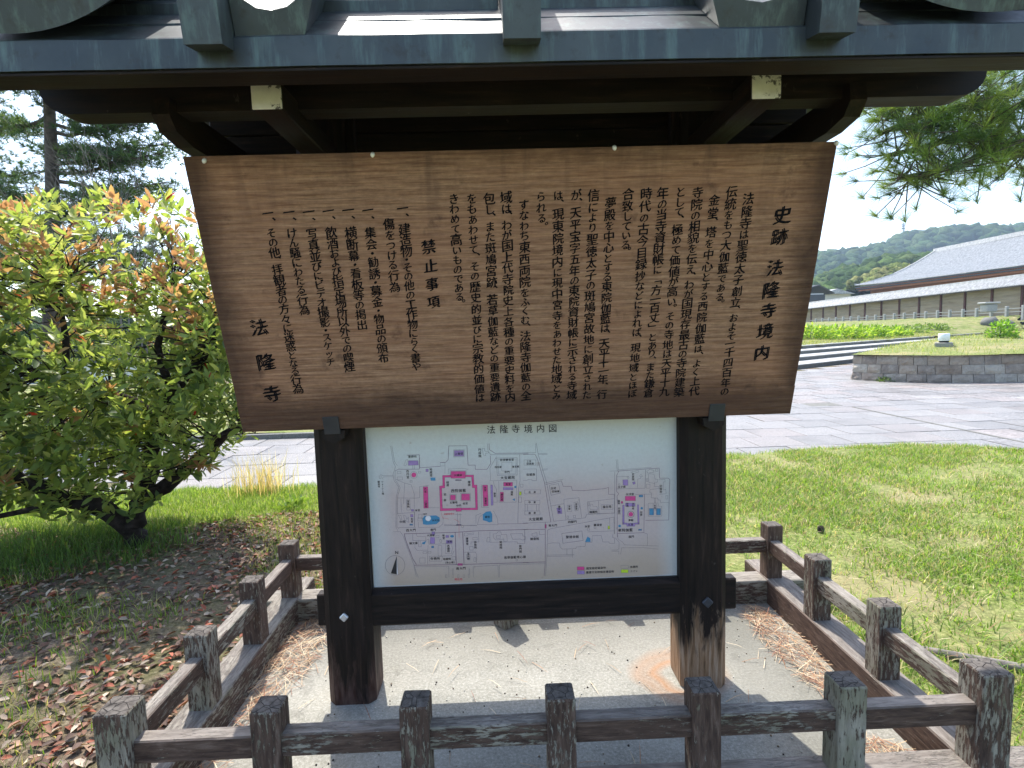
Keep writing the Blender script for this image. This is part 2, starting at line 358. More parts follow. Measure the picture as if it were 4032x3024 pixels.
MAT['m_line'] = flat('print_grey', (.19, .165, .185)); MAT['m_wall'] = flat('print_plum', (.17, .10, .15)); MAT['m_pink'] = flat('print_magenta', (.62, .055, .22)); MAT['m_purple'] = flat('print_purple', (.32, .20, .42))
MAT['m_blue'] = flat('print_blue', (.055, .22, .37)); MAT['m_green'] = flat('print_lime', (.48, .62, .03)); MAT['m_black'] = flat('print_black', (.018, .016, .018)); MAT['m_white'] = flat('print_white', (.66, .62, .62)); MAT['m_red'] = flat('print_red', (.62, .08, .10))
# ================================================================ large structure: ground, lawns, paving
GZ = -.10
def sheet(name, x0, x1, y0, y1, nx, ny, fz, m, keep=None, kind='structure', label=None):
    X, Y = np.meshgrid(np.linspace(x0, x1, nx), np.linspace(y0, y1, ny)); Z = fz(X, Y)
    V = np.c_[X.ravel(), Y.ravel(), Z.ravel()]; i = np.arange(nx*ny).reshape(ny, nx)
    F = np.c_[i[:-1, :-1].ravel(), i[:-1, 1:].ravel(), i[1:, 1:].ravel(), i[1:, :-1].ravel()]
    if keep is not None: F = F[keep(V[F, 0].mean(1), V[F, 1].mean(1))]
    return tag(link(name, np_mesh(name, V, F, m, smooth=True)), label, kind=kind)
g = MB().add([(-1500, -300, GZ-.05), (1500, -300, GZ-.05), (1500, 2500, GZ-.05), (-1500, 2500, GZ-.05)], [(0, 1, 2, 3)])
tag(g.build('ground', MAT['lawn_far']), kind='structure')
def near_edge(x):
    """far edge of the near turf, where the paving begins"""
    return np.interp(x, [-14, -2.5, 1.5, 2.4, 3.07, 3.9, 4.74, 5.4, 5.97, 6.5, 6.98, 8, 12, 16], [5.1, 5.07, 5.3, 5.65, 5.92, 6.04, 6.12, 6.2, 6.2, 5.95, 5.6, 5.35, 5.3, 5.3])+.035*np.sin(x*9)+.02*np.sin(x*23+1)
def hz(X, Y):
    b = (vnoise(X, Y, .8, 1)-.5)*.05+(vnoise(X, Y, 2.7, 2)-.5)*.02
    d = np.clip(near_edge(X)-Y, 0, .35)/.35
    return -.035+b*np.clip(np.minimum(d, np.clip((np.abs(X)-1.7)*2, 0, 1)+np.clip((np.abs(Y-.8)-1)*2, 0, 1)), 0, 1)-.055*(1-d)**2
sheet('lawn', 1.2, 16, -5, 6.6, 150, 120, hz, MAT['lawn'], lambda x, y: y < near_edge(x))
sheet('lawn', -14, 1.2, 3.55, 6.6, 150, 50, hz, MAT['lawn'], lambda x, y: y < near_edge(x))
sheet('earth_ground', -14, 1.2, -5, 3.56, 150, 90, hz, MAT['earth'])
# paving: granite slabs
TZ = -.075; P = .75; rows = [5.0+.75*k for k in range(8)]
def tile_mesh(seed):
    r = random.Random(seed); b = MB(); j = lambda: r.uniform(-.004, .004)
    t = [(j(), j(), r.uniform(-.002, .002)) for _ in range(4)]; w = P-.014; c = .006
    q = [(0, 0), (w, 0), (w, w), (0, w)]
    vs = [(q[i][0]+t[i][0], q[i][1]+t[i][1], -.05) for i in range(4)]+[(q[i][0]+t[i][0], q[i][1]+t[i][1], -c) for i in range(4)]
    vs += [(q[i][0]+(c if q[i][0] == 0 else -c)+t[i][0], q[i][1]+(c if q[i][1] == 0 else -c)+t[i][1], t[i][2]) for i in range(4)]
    fs = [(8, 9, 10, 11)]+[(4+i, 4+(i+1) % 4, 8+(i+1) % 4, 8+i) for i in range(4)]+[(i, (i+1) % 4, 4+(i+1) % 4, 4+i) for i in range(4)]
    b.add(vs, fs); return b
tiles = [tile_mesh(k).mesh('paving_slab', MAT['tile']) for k in range(8)]
pav = MB().add([(-16, 4.4, TZ-.012), (22, 4.4, TZ-.012), (22, 26, TZ-.012), (-16, 26, TZ-.012)], [(0, 1, 2, 3)]).build('pavement', MAT['earth'])
tag(pav, kind='structure')
far = MB()
for r in range(28):
    y = 4.9+P*r; off = (r % 2)*P/2
    for k in range(-22, 30):
        x = k*P+off
        if x < -2.0 and y > 8.4: continue
        if y > 20.2+.66*(x-12.2)+.3 or x > 21: continue
        seen = r < 8 and ((-5.8 < x < -1.4) or (1.6 < x < 4.6+.85*(y-3)))
        if seen: link('paving_slab', tiles[random.randrange(8)], pav, (x+random.uniform(-.002, .002), y, TZ+random.uniform(-.003, .003)), (random.uniform(-.003, .003), random.uniform(-.003, .003), 0))
        elif y > 4.9:
            c = .006; w = P-.014; z = TZ+random.uniform(-.003, .003)
            far.add([(x, y, z-.03), (x+w, y, z-.03), (x+w, y+w, z-.03), (x, y+w, z-.03), (x+c, y+c, z), (x+w-c, y+c, z), (x+w-c, y+w-c, z), (x+c, y+w-c, z)],
                    [(4, 5, 6, 7), (0, 1, 5, 4), (1, 2, 6, 5), (2, 3, 7, 6), (3, 0, 4, 7)])
def tile_far():
    g = G('granite_paving_far'); v = g.co('Object'); sp = g.noise(v, 17, 5, .85); r = g.isl()
    base = g.ramp(r, [(.0, (.26, .247, .235)), (.35, (.16, .158, .155)), (.6, (.27, .222, .20)), (.85, (.205, .20, .197)), (1., (.31, .29, .27))])
    c = g.mix(.4, base, g.ramp(sp, [(.37, (.05, .05, .052)), (.5, (.20, .193, .187)), (.63, (.47, .455, .43))]))
    c = g.mix(g.ramp(g.noise(v, .55, 5, .65), [(.48, 0.), (.62, .5)]), c, (.12, .11, .10))
    g.bump(sp, .002, .4); return g.done(c, .62, spec=.3)
tag(far.build('paving_slabs', tile_far(), pav), kind='stuff')
# inspection cover and drain line in the paving
cv = MB().cbox(6.75, 7.45, 10.35, 10.85, TZ-.03, TZ+.006, .004); o = cv.build('paving_cover', MAT['granite_dark'])
tag(o, 'dark square inspection cover set flush in the granite paving', 'manhole cover')
dr = MB()
for k in range(6): dr.box(7.47, 7.53, 5.6+.75*k, 6.33+.75*k, TZ-.02, TZ+.007)
tag(dr.build('drain_channel', MAT['granite_dark']), 'narrow dark drain line running away across the paving', 'drain')

# left strip of turf behind the path, edged with a dark kerb
kb = MB()
for k in range(16): kb.cbox(-14+.75*k+.004, -14+.75*(k+1)-.004, 8.55, 8.68, TZ-.05, TZ+.09, .008)
tag(kb.build('stone_kerb', MAT['granite_dark']), 'dark stone kerb along the back of the paved path', 'kerb')
sheet('lawn', -16, -2.0, 8.68, 22, 90, 60, lambda X, Y: .0+(vnoise(X, Y, .7, 5)-.5)*.12, MAT['lawn'])

# ---------------------------------------------------------------- steps, terrace, mound on the right
dS = np.array([.831, .556]); nS = np.array([-.556, .831]); p0 = np.array([12.17, 20.92])
OFF = [0, 1.25, 2.45, 3.55]; ZS = [TZ, .105, .28, .45, .62]
steps = empty('stone_steps', (12.17, 20.92, TZ)); tag(steps, 'four long low steps with dark risers and pale treads crossing the paving', 'steps')
def SP(s, o, z): q = p0+dS*s+nS*o; return (q[0], q[1], z)
for i in range(4):
    for k in range(-4, 24):
        s0, s1 = k*1.8+.006, (k+1)*1.8-.006
        if k not in range(-4, 14) and k % 4: continue
        if k not in range(-4, 14): s1 = (k+4)*1.8-.006
        b = MB(); z0, z1 = ZS[i]-.1, ZS[i+1]; o0 = OFF[i]; vs = [SP(s, o, z) for (o, z) in ((o0, z0), (o0, z1-.03), (o0+.3, z1-.03), (o0+.3, z0)) for s in (s0, s1)]
        b.add(vs, [(0, 1, 3, 2), (2, 3, 5, 4), (0, 2, 4, 6), (1, 7, 5, 3)])
        r = b.build('riser', MAT['granite_dark'], steps); r.location = (-12.17, -20.92, -TZ)
        o1 = (OFF[i+1] if i < 3 else 4.0)+.02; b = MB()
        b.add([SP(s, o, z) for (o, z) in ((o0-.02, z1-.035), (o0-.02, z1), (o1, z1), (o1, z1-.035)) for s in (s0, s1)], [(0, 1, 3, 2), (2, 3, 5, 4), (0, 2, 4, 6), (1, 7, 5, 3), (0, 6, 7, 1)])
        t = b.build('tread', MAT['granite_pale'], steps); t.location = (-12.17, -20.92, -TZ)
def terr(X, Y):
    o = (X-p0[0])*nS[0]+(Y-p0[1])*nS[1]-3.6; o = np.maximum(o, 0)
    return .60+1.42*np.clip(o/(o+np.maximum(50-X, 0)*.55+.01), 0, 1)+(vnoise(X, Y, .35, 4)-.5)*.12*np.clip(o, 0, 1)
terr0 = terr
def terr(X, Y): return np.maximum(terr0(X, Y)-np.clip((11.5-X)/8, 0, 1)*1.2, GZ-.03)
sheet('terrace', 0, 62, 4, 150, 120, 150, terr, MAT['lawn_far'], lambda x, y: (x-p0[0])*nS[0]+(y-p0[1])*nS[1] > 3.75)
# mound behind the retaining wall
PATH = [(14.6, 19.6), (12.7, 17.4), (11.55, 16.35), (11.19, 16.0), (11.50, 15.3), (12.29, 14.41), (13.4, 13.95), (14.76, 13.71), (17, 13.5), (20, 13.35), (24, 13.3)]
BACK = [(40, 15), (44, 36), (34, 33), (25, 27.0), (18, 22.4)]
poly = PATH+BACK; cx, cy = 22., 19.5
rings = []; m = 26; dense = []
for a, b in zip(poly, poly[1:]+poly[:1]):
    for k in range(8): t = k/8; dense.append((a[0]*(1-t)+b[0]*t, a[1]*(1-t)+b[1]*t))
V = []; F = []; nD = len(dense)
for r in range(m+1):
    t = (r/m)
    for (x, y) in dense:
        X = x*(1-t)+cx*t; Y = y*(1-t)+cy*t; V.append((X, Y, .735+.42*(1-(1-t)**2.2)+(float(vnoise(X, Y, .6, 8))-.5)*.12*min(1, t*8)))
for r in range(m):
    for k in range(nD): F.append((r*nD+k, r*nD+(k+1) % nD, (r+1)*nD+(k+1) % nD, (r+1)*nD+k))
tag(link('grass_bank', np_mesh('grass_bank', np.array(V), np.array(F), MAT['lawn'], smooth=True)), kind='structure')
def mound_z(x, y):
    best = 1.
    for t in np.linspace(0, .99, 60):
        pass
    return .78
rw = empty('retaining_wall', (11.19, 16.08, TZ)); tag(rw, 'low curved retaining wall of rough brown stone blocks beside the paving', 'stone wall')
pts = [np.array(q) for q in PATH]; seg = [np.linalg.norm(b-a) for a, b in zip(pts, pts[1:])]; cum = np.r_[0, np.cumsum(seg)]
def on_path(s):
    i = min(np.searchsorted(cum, s, side='right')-1, len(seg)-1); t = (s-cum[i])/seg[i]; q = pts[i]*(1-t)+pts[i+1]*t; d = (pts[i+1]-pts[i])/seg[i]
    return q, d
RS = random.Random(3)
for c in range(3):
    s = -.2+RS.uniform(0, .3); z0 = TZ-.03+c*.272; z1 = z0+.265
    while s < cum[-1]-.6:
        w = RS.uniform(.36, .72); e = min(s+w, cum[-1]); a = max(s, 0)+.007; e -= .007; b = MB()
        n = 4; vs = []
        for j in range(4):
            z = z0+(z1-z0)*j/3
            for i in range(n+1):
                q, d = on_path(a+(e-a)*i/n); nn = np.array([d[1], -d[0]]); edge = i in (0, n) or j in (0, 3)
                push = (0 if edge else RS.uniform(.012, .05))-.17*(z-TZ)*.9; q = q+nn*push; vs.append((q[0], q[1], z+(0 if j in (0, 3) else RS.uniform(-.02, .02))))
        for j in (0, 3):
            z = z0+(z1-z0)*j/3
            for i in range(n+1):
                q, d = on_path(a+(e-a)*i/n); nn = np.array([d[1], -d[0]]); q = q-nn*(.32); vs.append((q[0], q[1], z))
        k = n+1; fs = [(j*k+i, j*k+i+1, (j+1)*k+i+1, (j+1)*k+i) for j in range(3) for i in range(n)]
        fs += [(3*k+i, 3*k+i+1, 5*k+i+1, 5*k+i) for i in range(n)]+[(i+1, i, 4*k+i, 4*k+i+1) for i in range(n)]
        fs += [(0, k, 2*k, 3*k, 5*k, 4*k), (n, 4*k+n, 5*k+n, 3*k+n, 2*k+n, k+n)]
        b.add(vs, fs); o = b.build('stone', MAT['wallstone'], rw); o.location = (-11.19, -16.08, -TZ); s += w

# ---------------------------------------------------------------- long tile-roofed earthen wall
WX = 54.6-.18; SPc = 3.6
ew = empty('earthen_wall', (WX, 60, 1.9)); tag(ew, 'long beige earthen wall with dark timber posts and a grey tiled roof', 'wall')
def zb(i): return 1.754+.10+.038*i      # base height at post i
def zt(i): return 1.754+2.64+.063*i
def yw(i): return -1.89+97.4-SPc*i
def wl(name, b, m, parent=ew, kind=None):
    o = b.build(name, m, parent); o.location = (-WX, -60, -1.9) if parent is ew else (0, 0, 0)
    if kind: o['kind'] = kind
    return o
I0, I1 = -4, 17
for i in range(I0, I1):
    y0, y1 = yw(i+1), yw(i)
    b = MB().add([(WX+.12, y1-.13, zb(i)-.8), (WX+.12, y0+.13, zb(i+1)-.8), (WX+.12, y0+.13, zt(i+1)+.05), (WX+.12, y1-.13, zt(i)+.05), (WX+1, y1-.13, zb(i)-.8), (WX+1, y0+.13, zb(i+1)-.8), (WX+1, y0+.13, zt(i+1)+.05), (WX+1, y1-.13, zt(i)+.05)],
                 [(0, 1, 2, 3), (5, 4, 7, 6), (4, 0, 3, 7), (1, 5, 6, 2)])
    wl('plaster_panel', b, MAT['plaster'])
    wl('post', MB().box(WX, WX+.3, y1-.13, y1+.13, zb(i)-.8, zt(i)+.1), MAT['red_wood'])
# roof of the wall: slopes, round tile rows, ridge
def wz(y, top=True):
    i = (yw(0)-y)/SPc; return zt(i)
ya, yb_ = yw(I0), yw(I1); b = MB()
def sec(y): z = wz(y); return [(WX-.75, y, z-.12), (WX-.75, y, z+.02), (WX+.5, y, z+1.02), (WX+1.75, y, z+.02), (WX+1.75, y, z-.12), (WX+.5, y, z+.12)]
A_, B_ = sec(ya), sec(yb_); b.add(A_+B_, [(i, 6+i, 6+(i+1) % 6, (i+1) % 6) for i in range(6)]+[(0, 1, 2, 3, 4, 5), (11, 10, 9, 8, 7, 6)])
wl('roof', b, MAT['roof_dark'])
tl = MB(); y = ya
while y > yb_:
    z = wz(y)+.02; sl_ = math.atan2(1.0, 1.25); L = math.hypot(1.0, 1.25); r = .085; vs = []
    for (dx, dz) in ((-.03, -.02), (1.25, 1.0)):
        for k in range(5):
            a = math.pi*k/4; vs.append((WX-.75+dx+math.sin(sl_)*-r*math.sin(a), y+r*math.cos(a), z+dz+math.cos(sl_)*r*math.sin(a)))
    tl.add(vs, [(k, k+1, 6+k, 5+k) for k in range(4)]+[(4, 3, 2, 1, 0)]); y -= .27
wl('round_tiles', tl, MAT['roof_tile'], kind='stuff')
tl = MB(); y = ya
while y > yb_:      # pan tiles between the round rows
    z = wz(y-.135)+.035; vs = []
    for (dx, dz) in ((-.05, -.03), (.4, .30), (.41, .34), (.82, .64), (.83, .68), (1.25, 1.0)):
        for q in (0, .5, 1): vs.append((WX-.75+dx, y-.27*q, z+dz+(-.03 if q == .5 else 0)))
    tl.add(vs, [(3*a+c, 3*a+c+1, 3*a+c+4, 3*a+c+3) for a in range(5) for c in range(2)]); y -= .27
wl('pan_tiles', tl, MAT['roof_tile'], kind='stuff')
b = MB(); z0, z1 = wz(ya), wz(yb_)
b.add([(WX+.36, ya, z0+.98), (WX+.64, ya, z0+.98), (WX+.62, ya, z0+1.22), (WX+.38, ya, z0+1.22), (WX+.36, yb_, z1+.98), (WX+.64, yb_, z1+.98), (WX+.62, yb_, z1+1.22), (WX+.38, yb_, z1+1.22)], [(0, 1, 2, 3), (7, 6, 5, 4), (0, 4, 5, 1), (1, 5, 6, 2), (2, 6, 7, 3), (3, 7, 4, 0)])
wl('ridge', b, MAT['roof_tile'])
# stone post fence in front of it
sf = empty('stone_post_fence', (49.8, 55, 1.9)); tag(sf, 'row of low grey stone posts with thin rails before the earthen wall', 'fence')
pm = MB().cbox(-.13, .13, -.13, .13, -.6, .82, .03).mesh('post', MAT['granite_pale']); fx = 49.8
for k in range(22):
    y = 49+1.75*k; z = 1.754+.42-.018*(y-50)*.55
    link('post', pm, sf, (0, y-55, z-1.9-.06))
    b = MB().box(-.04, .04, .13, 1.62, .52, .60).box(-.04, .04, .13, 1.62, .2, .27); o = b.build('rail', MAT['granite_pale'], sf); o.location = (0, y-55, z-1.9-.06)

# ---------------------------------------------------------------- great hall behind the wall
hall = empty('temple_hall', (76, 90, 6)); tag(hall, 'great temple hall with a vast grey tiled roof rising behind the wall', 'temple hall')
E0 = np.array([74.8, 115.5, 9.13]); K1 = np.array([78, 115.0, 10.4]); K = np.array([80.5, 111.8, 10.9]); R0 = np.array([88, 110.4, 15.35]); R1 = np.array([88, 60., 15.6]); E1 = np.array([74.8, 60, 9.25])
def hl(name, b, m, kind=None, smooth=False):
    o = b.build(name, m, hall, smooth); o.location = (-76, -90, -6)
    if kind: o['kind'] = kind
    return o
# front slope as a curved grid: rows from eave to ridge
b = MB(); nr, nc = 10, 60; Vh = []
for j in range(nr+1):
    t = j/nr; sag = -.75*math.sin(math.pi*t)
    left = E0*(1-t/.42)+K*(t/.42) if t < .42 else K*(1-(t-.42)/.58)+R0*((t-.42)/.58)
    right = E1*(1-t)+R1*t
    for i in range(nc+1):
        u = i/nc; q = left*(1-u)+right*u; x = 74.8+13.2*t; z = 9.15+(15.45-9.15)*t+sag+(.35*(1-u)**8 if t < .2 else 0)
        Vh.append((x, q[1], z))
b.add(Vh, [(j*(nc+1)+i, (j+1)*(nc+1)+i, (j+1)*(nc+1)+i+1, j*(nc+1)+i+1) for j in range(nr) for i in range(nc)])
hl('roof', b, MAT['roof_tile'], smooth=True)
rt = MB()       # rows of round tiles
for i in range(0, 170):
    u = (i+.5)/170; vs = []
    for j in range(nr+1):
        a = Vh[j*(nc+1)+int(u*nc)]; c = Vh[j*(nc+1)+min(nc, int(u*nc)+1)]; f = u*nc-int(u*nc); q = [a[k]*(1-f)+c[k]*f for k in range(3)]
        vs += [(q[0], q[1]-.09, q[2]+.01), (q[0]-.03, q[1], q[2]+.10), (q[0], q[1]+.09, q[2]+.01)]
    rt.add(vs, [(3*j+c, 3*j+c+1, 3*j+c+4, 3*j+c+3) for j in range(nr) for c in range(2)])
hl('round_tiles', rt, MAT['roof_tile'], 'stuff')
def ridge(name, P0, P1, w, h): 
    P0, P1 = Vector(P0), Vector(P1); d = (P1-P0).normalized(); s = d.cross(Vector((0, 0, 1))).normalized()*w/2; up = Vector((0, 0, h)); b = MB()
    vs = [tuple(q+x+z) for q in (P0, P1) for (x, z) in ((-s, Vector()), (s, Vector()), (s*.7, up), (-s*.7, up))]
    b.add(vs, [(0, 1, 2, 3), (7, 6, 5, 4), (0, 4, 5, 1), (1, 5, 6, 2), (2, 6, 7, 3), (3, 7, 4, 0)]); hl(name, b, MAT['roof_tile'])
ridge('ridge', R0+[0, .5, -.1], R1, .7, .75)
KZ = lambda t: 9.15+6.3*t-.75*math.sin(math.pi*t)
def hipline(t0, t1):
    out = []
    for t in np.linspace(t0, t1, 5):
        left = E0*(1-t/.42)+K*(t/.42) if t < .42 else K*(1-(t-.42)/.58)+R0*((t-.42)/.58); out.append((74.8+13.2*t, left[1], KZ(t)+(.35 if t < .05 else 0)))
    return out
for t0, t1 in ((0, .2), (.14, .43), (.43, 1.)):
    q = hipline(t0, t1)
    for a_, b2 in zip(q, q[1:]): ridge('descending_ridge', a_, b2, .5, .38)
# left end slope, gable, eave underside with rafters, wall
L_ = hipline(0, .42); b = MB(); vs = [tuple(q) for q in L_]+[(q[0]+(88-q[0])*2, q[1], q[2]) for q in L_]
b.add(vs, [(i, i+1, 6+i, 5+i) for i in range(4)]); hl('end_roof', b, MAT['roof_tile'])
L2 = hipline(.42, 1.); b = MB(); b.add([tuple(q) for q in L2]+[(176-q[0], q[1], q[2]) for q in L2[::-1]], [tuple(range(10))]); hl('gable', b, MAT['white_wall'])
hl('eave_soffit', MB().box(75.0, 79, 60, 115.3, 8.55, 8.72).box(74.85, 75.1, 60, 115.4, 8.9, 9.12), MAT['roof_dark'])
b = MB(); y = 60.
while y < 115.2: b.box(75.0, 78.5, y, y+.16, 8.72, 8.9); y += .42
hl('rafters', b, MAT['orange'], 'stuff')
hl('eave_beam', MB().box(75.3, 75.6, 60, 114.9, 8.2, 8.52).box(77.2, 77.6, 60, 114, 7.6, 8.4), MAT['orange'])
hl('wall', MB().box(78, 98, 60, 112, 1.5, 8.5), MAT['white_wall'])
b = MB(); y = 60.
while y < 112: b.box(77.8, 78.15, y, y+.4, 1.5, 8.4); y += 4.1
hl('columns', b, MAT['orange'], 'stuff')

# small house far left of the hall
hs = empty('small_house', (67, 115, 5)); tag(hs, 'small white-walled house with a dark gabled roof beyond the wall end', 'house')
def hb(name, b, m): o = b.build(name, m, hs); o.location = (-67, -115, -5)
hb('wall', MB().box(64.2, 67.4, 114, 122, 1, 8.0), MAT['white_wall'])
hb('roof', MB().prism([(63.2, 8.9), (63.2, 9.05), (66.1, 9.75), (69.3, 8.0), (69.3, 7.85), (66.1, 9.5)], 113.3, 122.5, 1), MAT['roof_dark'])
hb('lower_wall', MB().box(64.0, 67.6, 113.8, 114, 1, 7.75), MAT['roof_dark'])
hs2 = empty('small_house', (75, 122, 5)); tag(hs2, 'low grey tiled roof of a far house just left of the great hall', 'house')
o = MB().prism([(70, 8.2), (74, 9.2), (78, 8.0)], 120, 128, 1).build('roof', MAT['roof_tile'], hs2); o.location = (-75, -122, -5)
o = MB().box(70.5, 77.5, 121, 127, 1, 8.1).build('wall', MAT['white_wall'], hs2); o.location = (-75, -122, -5)

# ---------------------------------------------------------------- wooded hills
ICO = None
def ico_arrays():
    import bmesh
    bm = bmesh.new(); bmesh.ops.create_icosphere(bm, subdivisions=2, radius=1); v = np.array([x.co[:] for x in bm.verts]); f = np.array([[x.index for x in q.verts] for q in bm.faces]); bm.free(); return v, f
IV, IF = ico_arrays()
def wood(name, D, sky_pts, n, r0, r1, cols, depth, base, seed, extend):
    """a wooded slope: terrain plus many uneven crowns, its crest on the photo's skyline"""
    r = np.random.default_rng(seed); px = np.array([3100+q[0]/2.37 for q in sky_pts]); py = np.array([800+q[1]/2.37 for q in sky_pts])
    P3 = np.array([at(a, b, 1, D) for a, b in zip(px, py)]); X = np.r_[P3[0, 0]-extend, P3[:, 0], P3[-1, 0]+extend]; Z = np.r_[P3[0, 2]-extend*.10, P3[:, 2], P3[-1, 2]+extend*.05]
    crest = lambda x: np.interp(x, X, Z)
    xs = np.linspace(X[0], X[-1], 80); V = []; 
    for j in range(14):
        t = j/10
        for x in xs:
            h = crest(x)-r1*.9; V.append((x, D-depth+depth*t, base+(h-base)*(math.sin(min(t, 1)*math.pi/2)**.9) if t <= 1 else base+(h-base)*(1-(t-1)*1.2)))
    F = [(j*80+i, j*80+i+1, (j+1)*80+i+1, (j+1)*80+i) for j in range(13) for i in range(79)]
    o = empty(name) if False else None
    VV = [np.array(V)]; FF = []; CC = [np.tile(np.array(cols[0])*.8, (len(V), 1))]; off = len(V)
    tris = []
    for q in F: tris += [(q[0], q[1], q[2]), (q[0], q[2], q[3])]
    FF.append(np.array(tris))
    u = r.uniform(0, 1, n)**.8; x = r.uniform(X[0], X[-1], n); t = 1-u*.98
    t[:n//5] = r.uniform(.93, 1.04, n//5)
    z = base+(crest(x)-r1*.9-base)*(np.sin(np.minimum(t, 1)*math.pi/2)**.9)
    for k in range(n):
        rad = r.uniform(r0, r1); s = np.array([1, 1, r.uniform(.65, 1.0)])*rad; ph = r.uniform(0, 6, 3)
        d = 1+.20*np.sin(IV[:, 0]*4.1+ph[0])*np.sin(IV[:, 1]*4.7+ph[1])+.16*np.sin(IV[:, 2]*6.3+ph[2]+IV[:, 0]*5)+r.uniform(-.13, .13, len(IV))
        VV.append(IV*s*d[:, None]+[x[k], D-depth+depth*t[k], z[k]+rad*.25]); FF.append(IF+off); off += len(IV)
        c = np.array(cols[r.integers(len(cols))])*r.uniform(.75, 1.25); CC.append(np.tile(c, (len(IV), 1))*r.uniform(.82, 1.15, (len(IV), 1)))
    g = MAT['canopy']
    o = link(name, np_mesh(name, np.concatenate(VV), np.concatenate(FF), g, np.concatenate(CC)))
    return o
g = G('far_canopy'); c = g.attr(); v = g.co('Object'); f = g.noise(v, .9, 4, .8); g.bump(f, .8, 1.); MAT['canopy'] = g.done(g.mix(g.ramp(f, [(.4, 0.), (.65, .75)]), c, (.015, .028, .010)), .95, spec=.05)
FARPTS = [(270, 475), (300, 468), (450, 450), (560, 442), (640, 432), (760, 398), (850, 370), (930, 345), (1000, 302), (1110, 275), (1200, 266), (1300, 262), (1400, 250), (1480, 256), (1550, 268), (1700, 272), (1850, 258), (2000, 228), (2100, 205), (2209, 190)]
o = wood('far_hill_forest', 620, FARPTS, 2300, 4.5, 8.5, [(.045, .085, .03), (.06, .11, .035), (.035, .065, .028), (.08, .12, .04)], 260, 8, 11, 260)
tag(o, 'blue-green wooded hill on the skyline behind the temple hall', 'forest', kind='stuff')
MID = [(250, 720), (330, 665), (480, 612), (620, 582), (760, 548), (900, 512), (1030, 487), (1150, 478), (1250, 492), (1350, 485), (1500, 500), (1700, 520), (2209, 560)]
o = wood('near_hill_forest', 235, MID, 1300, 2.2, 4.6, [(.06, .105, .03), (.09, .14, .04), (.045, .08, .028), (.11, .15, .05)], 95, 4, 12, 90)
tag(o, 'green wooded rise between the hall roof and the far hill', 'forest', kind='stuff')
BAM = [(700, 690), (760, 640), (850, 600), (950, 585), (1040, 575), (1100, 600)]
o = wood('bamboo_grove', 150, BAM, 260, 1.0, 2.2, [(.20, .22, .07), (.25, .25, .09), (.16, .20, .06)], 22, 3, 13, 3)
tag(o, 'yellow-green bamboo grove below the wooded rise', 'bamboo', kind='stuff')
pl = MB(); px_, pz = 464.5, 98; h = 30
for s in ((-1, -1), (1, -1), (1, 1), (-1, 1)): pl.tube([(px_+s[0]*2.2, 640+s[1]*2.2, pz-6), (px_+s[0]*.5, 640+s[1]*.5, pz+12)], .22, 4)
for k in range(5): q = 1.9-.28*k; z = pz-4+3.2*k; pl.box(px_-q, px_+q, 638, 638.3, z, z+.3).tube([(px_-q, 638, z), (px_+q*.85, 638, z+3.5)], .15, 4)
for z in (pz+8, pz+11, pz+13): pl.box(px_-1.5, px_+1.5, 639, 641, z, z+1.1)
pl.tube([(px_, 640, pz+11), (px_, 640, pz+16)], .25, 5)
tag(pl.build('lattice_tower', MAT['steel']), 'thin steel lattice mast standing on the far hilltop', 'tower')
# ================================================================ low wooden fence round the notice shelter
DF, DS = .5142, .5328
def two_mat(me, m2):
    me.materials.append(m2)
    for p in me.polygons:
        if p.normal.z > .8: p.material_index = 1
    return me
fence = empty('low_wooden_fence', (0, 0, 0)); tag(fence, 'low weathered brown wooden fence of square posts enclosing the notice shelter', 'fence')
def fpost(x, y, w, top, seed):
    r = random.Random(seed); b = MB(); a = w/2; c = .004; z1 = top
    prof = [(-a+c, -a), (a-c, -a), (a, -a+c), (a, a-c), (a-c, a), (-a+c, a), (-a, a-c), (-a, -a+c)]
    n = 8; vs = [(px, py, .05) for px, py in prof]+[(px, py, z1-.006) for px, py in prof]+[(px*.93, py*.93, z1) for px, py in prof]+[(0, 0, z1+.006)]
    b.add(vs, [(i, (i+1) % n, n+(i+1) % n, n+i) for i in range(n)]+[(n+i, n+(i+1) % n, 2*n+(i+1) % n, 2*n+i) for i in range(n)]+[(2*n+i, 2*n+(i+1) % n, 3*n) for i in range(n)])
    me = two_mat(b.mesh('post', MAT['wood_z']), MAT['end']); link('post', me, fence, (x, y, 0), (r.uniform(-.008, .008), r.uniform(-.008, .008), r.uniform(-.02, .02)))
for i in range(7):
    cn = i in (0, 6)
    fpost((i-3)*DF, 0, .1125 if cn else .10, .504 if cn else .48, i); fpost((i-3)*DF, 3*DS, .10, .48, 30+i)
for s in (-1, 1):
    for k in (1, 2): fpost(s*3*DF, k*DS, .10, .48, 50+k*s)
for i in range(6):
    x0, x1 = (i-3)*DF+.045, (i-2)*DF-.045
    for y in (0, 3*DS): dz = random.uniform(-.002, .002); MB().cbox(x0, x1, y-.031, y+.031, .302+dz, .386+dz, .005).build('rail', MAT['wood_x'], fence)
for k in range(3):
    for s in (-1, 1): dz = random.uniform(-.002, .002); MB().cbox(s*3*DF-.031, s*3*DF+.031, k*DS+.045, (k+1)*DS-.045, .302+dz, .386+dz, .005).build('rail', MAT['wood_y'], fence)
for s in (-1, 1):
    MB().cbox(s*1.5625-.0775, s*1.5625+.0775, -.26, 1.86, -.04, .137, .006).build('sill', MAT['wood_y'], fence)
MB().cbox(-1.86, 1.86, -.08, .075, -.04, .1325, .006).build('sill', MAT['wood_x'], fence)
MB().cbox(-1.86, 1.86, 1.525, 1.68, -.04, .1325, .006).build('sill', MAT['wood_x'], fence)
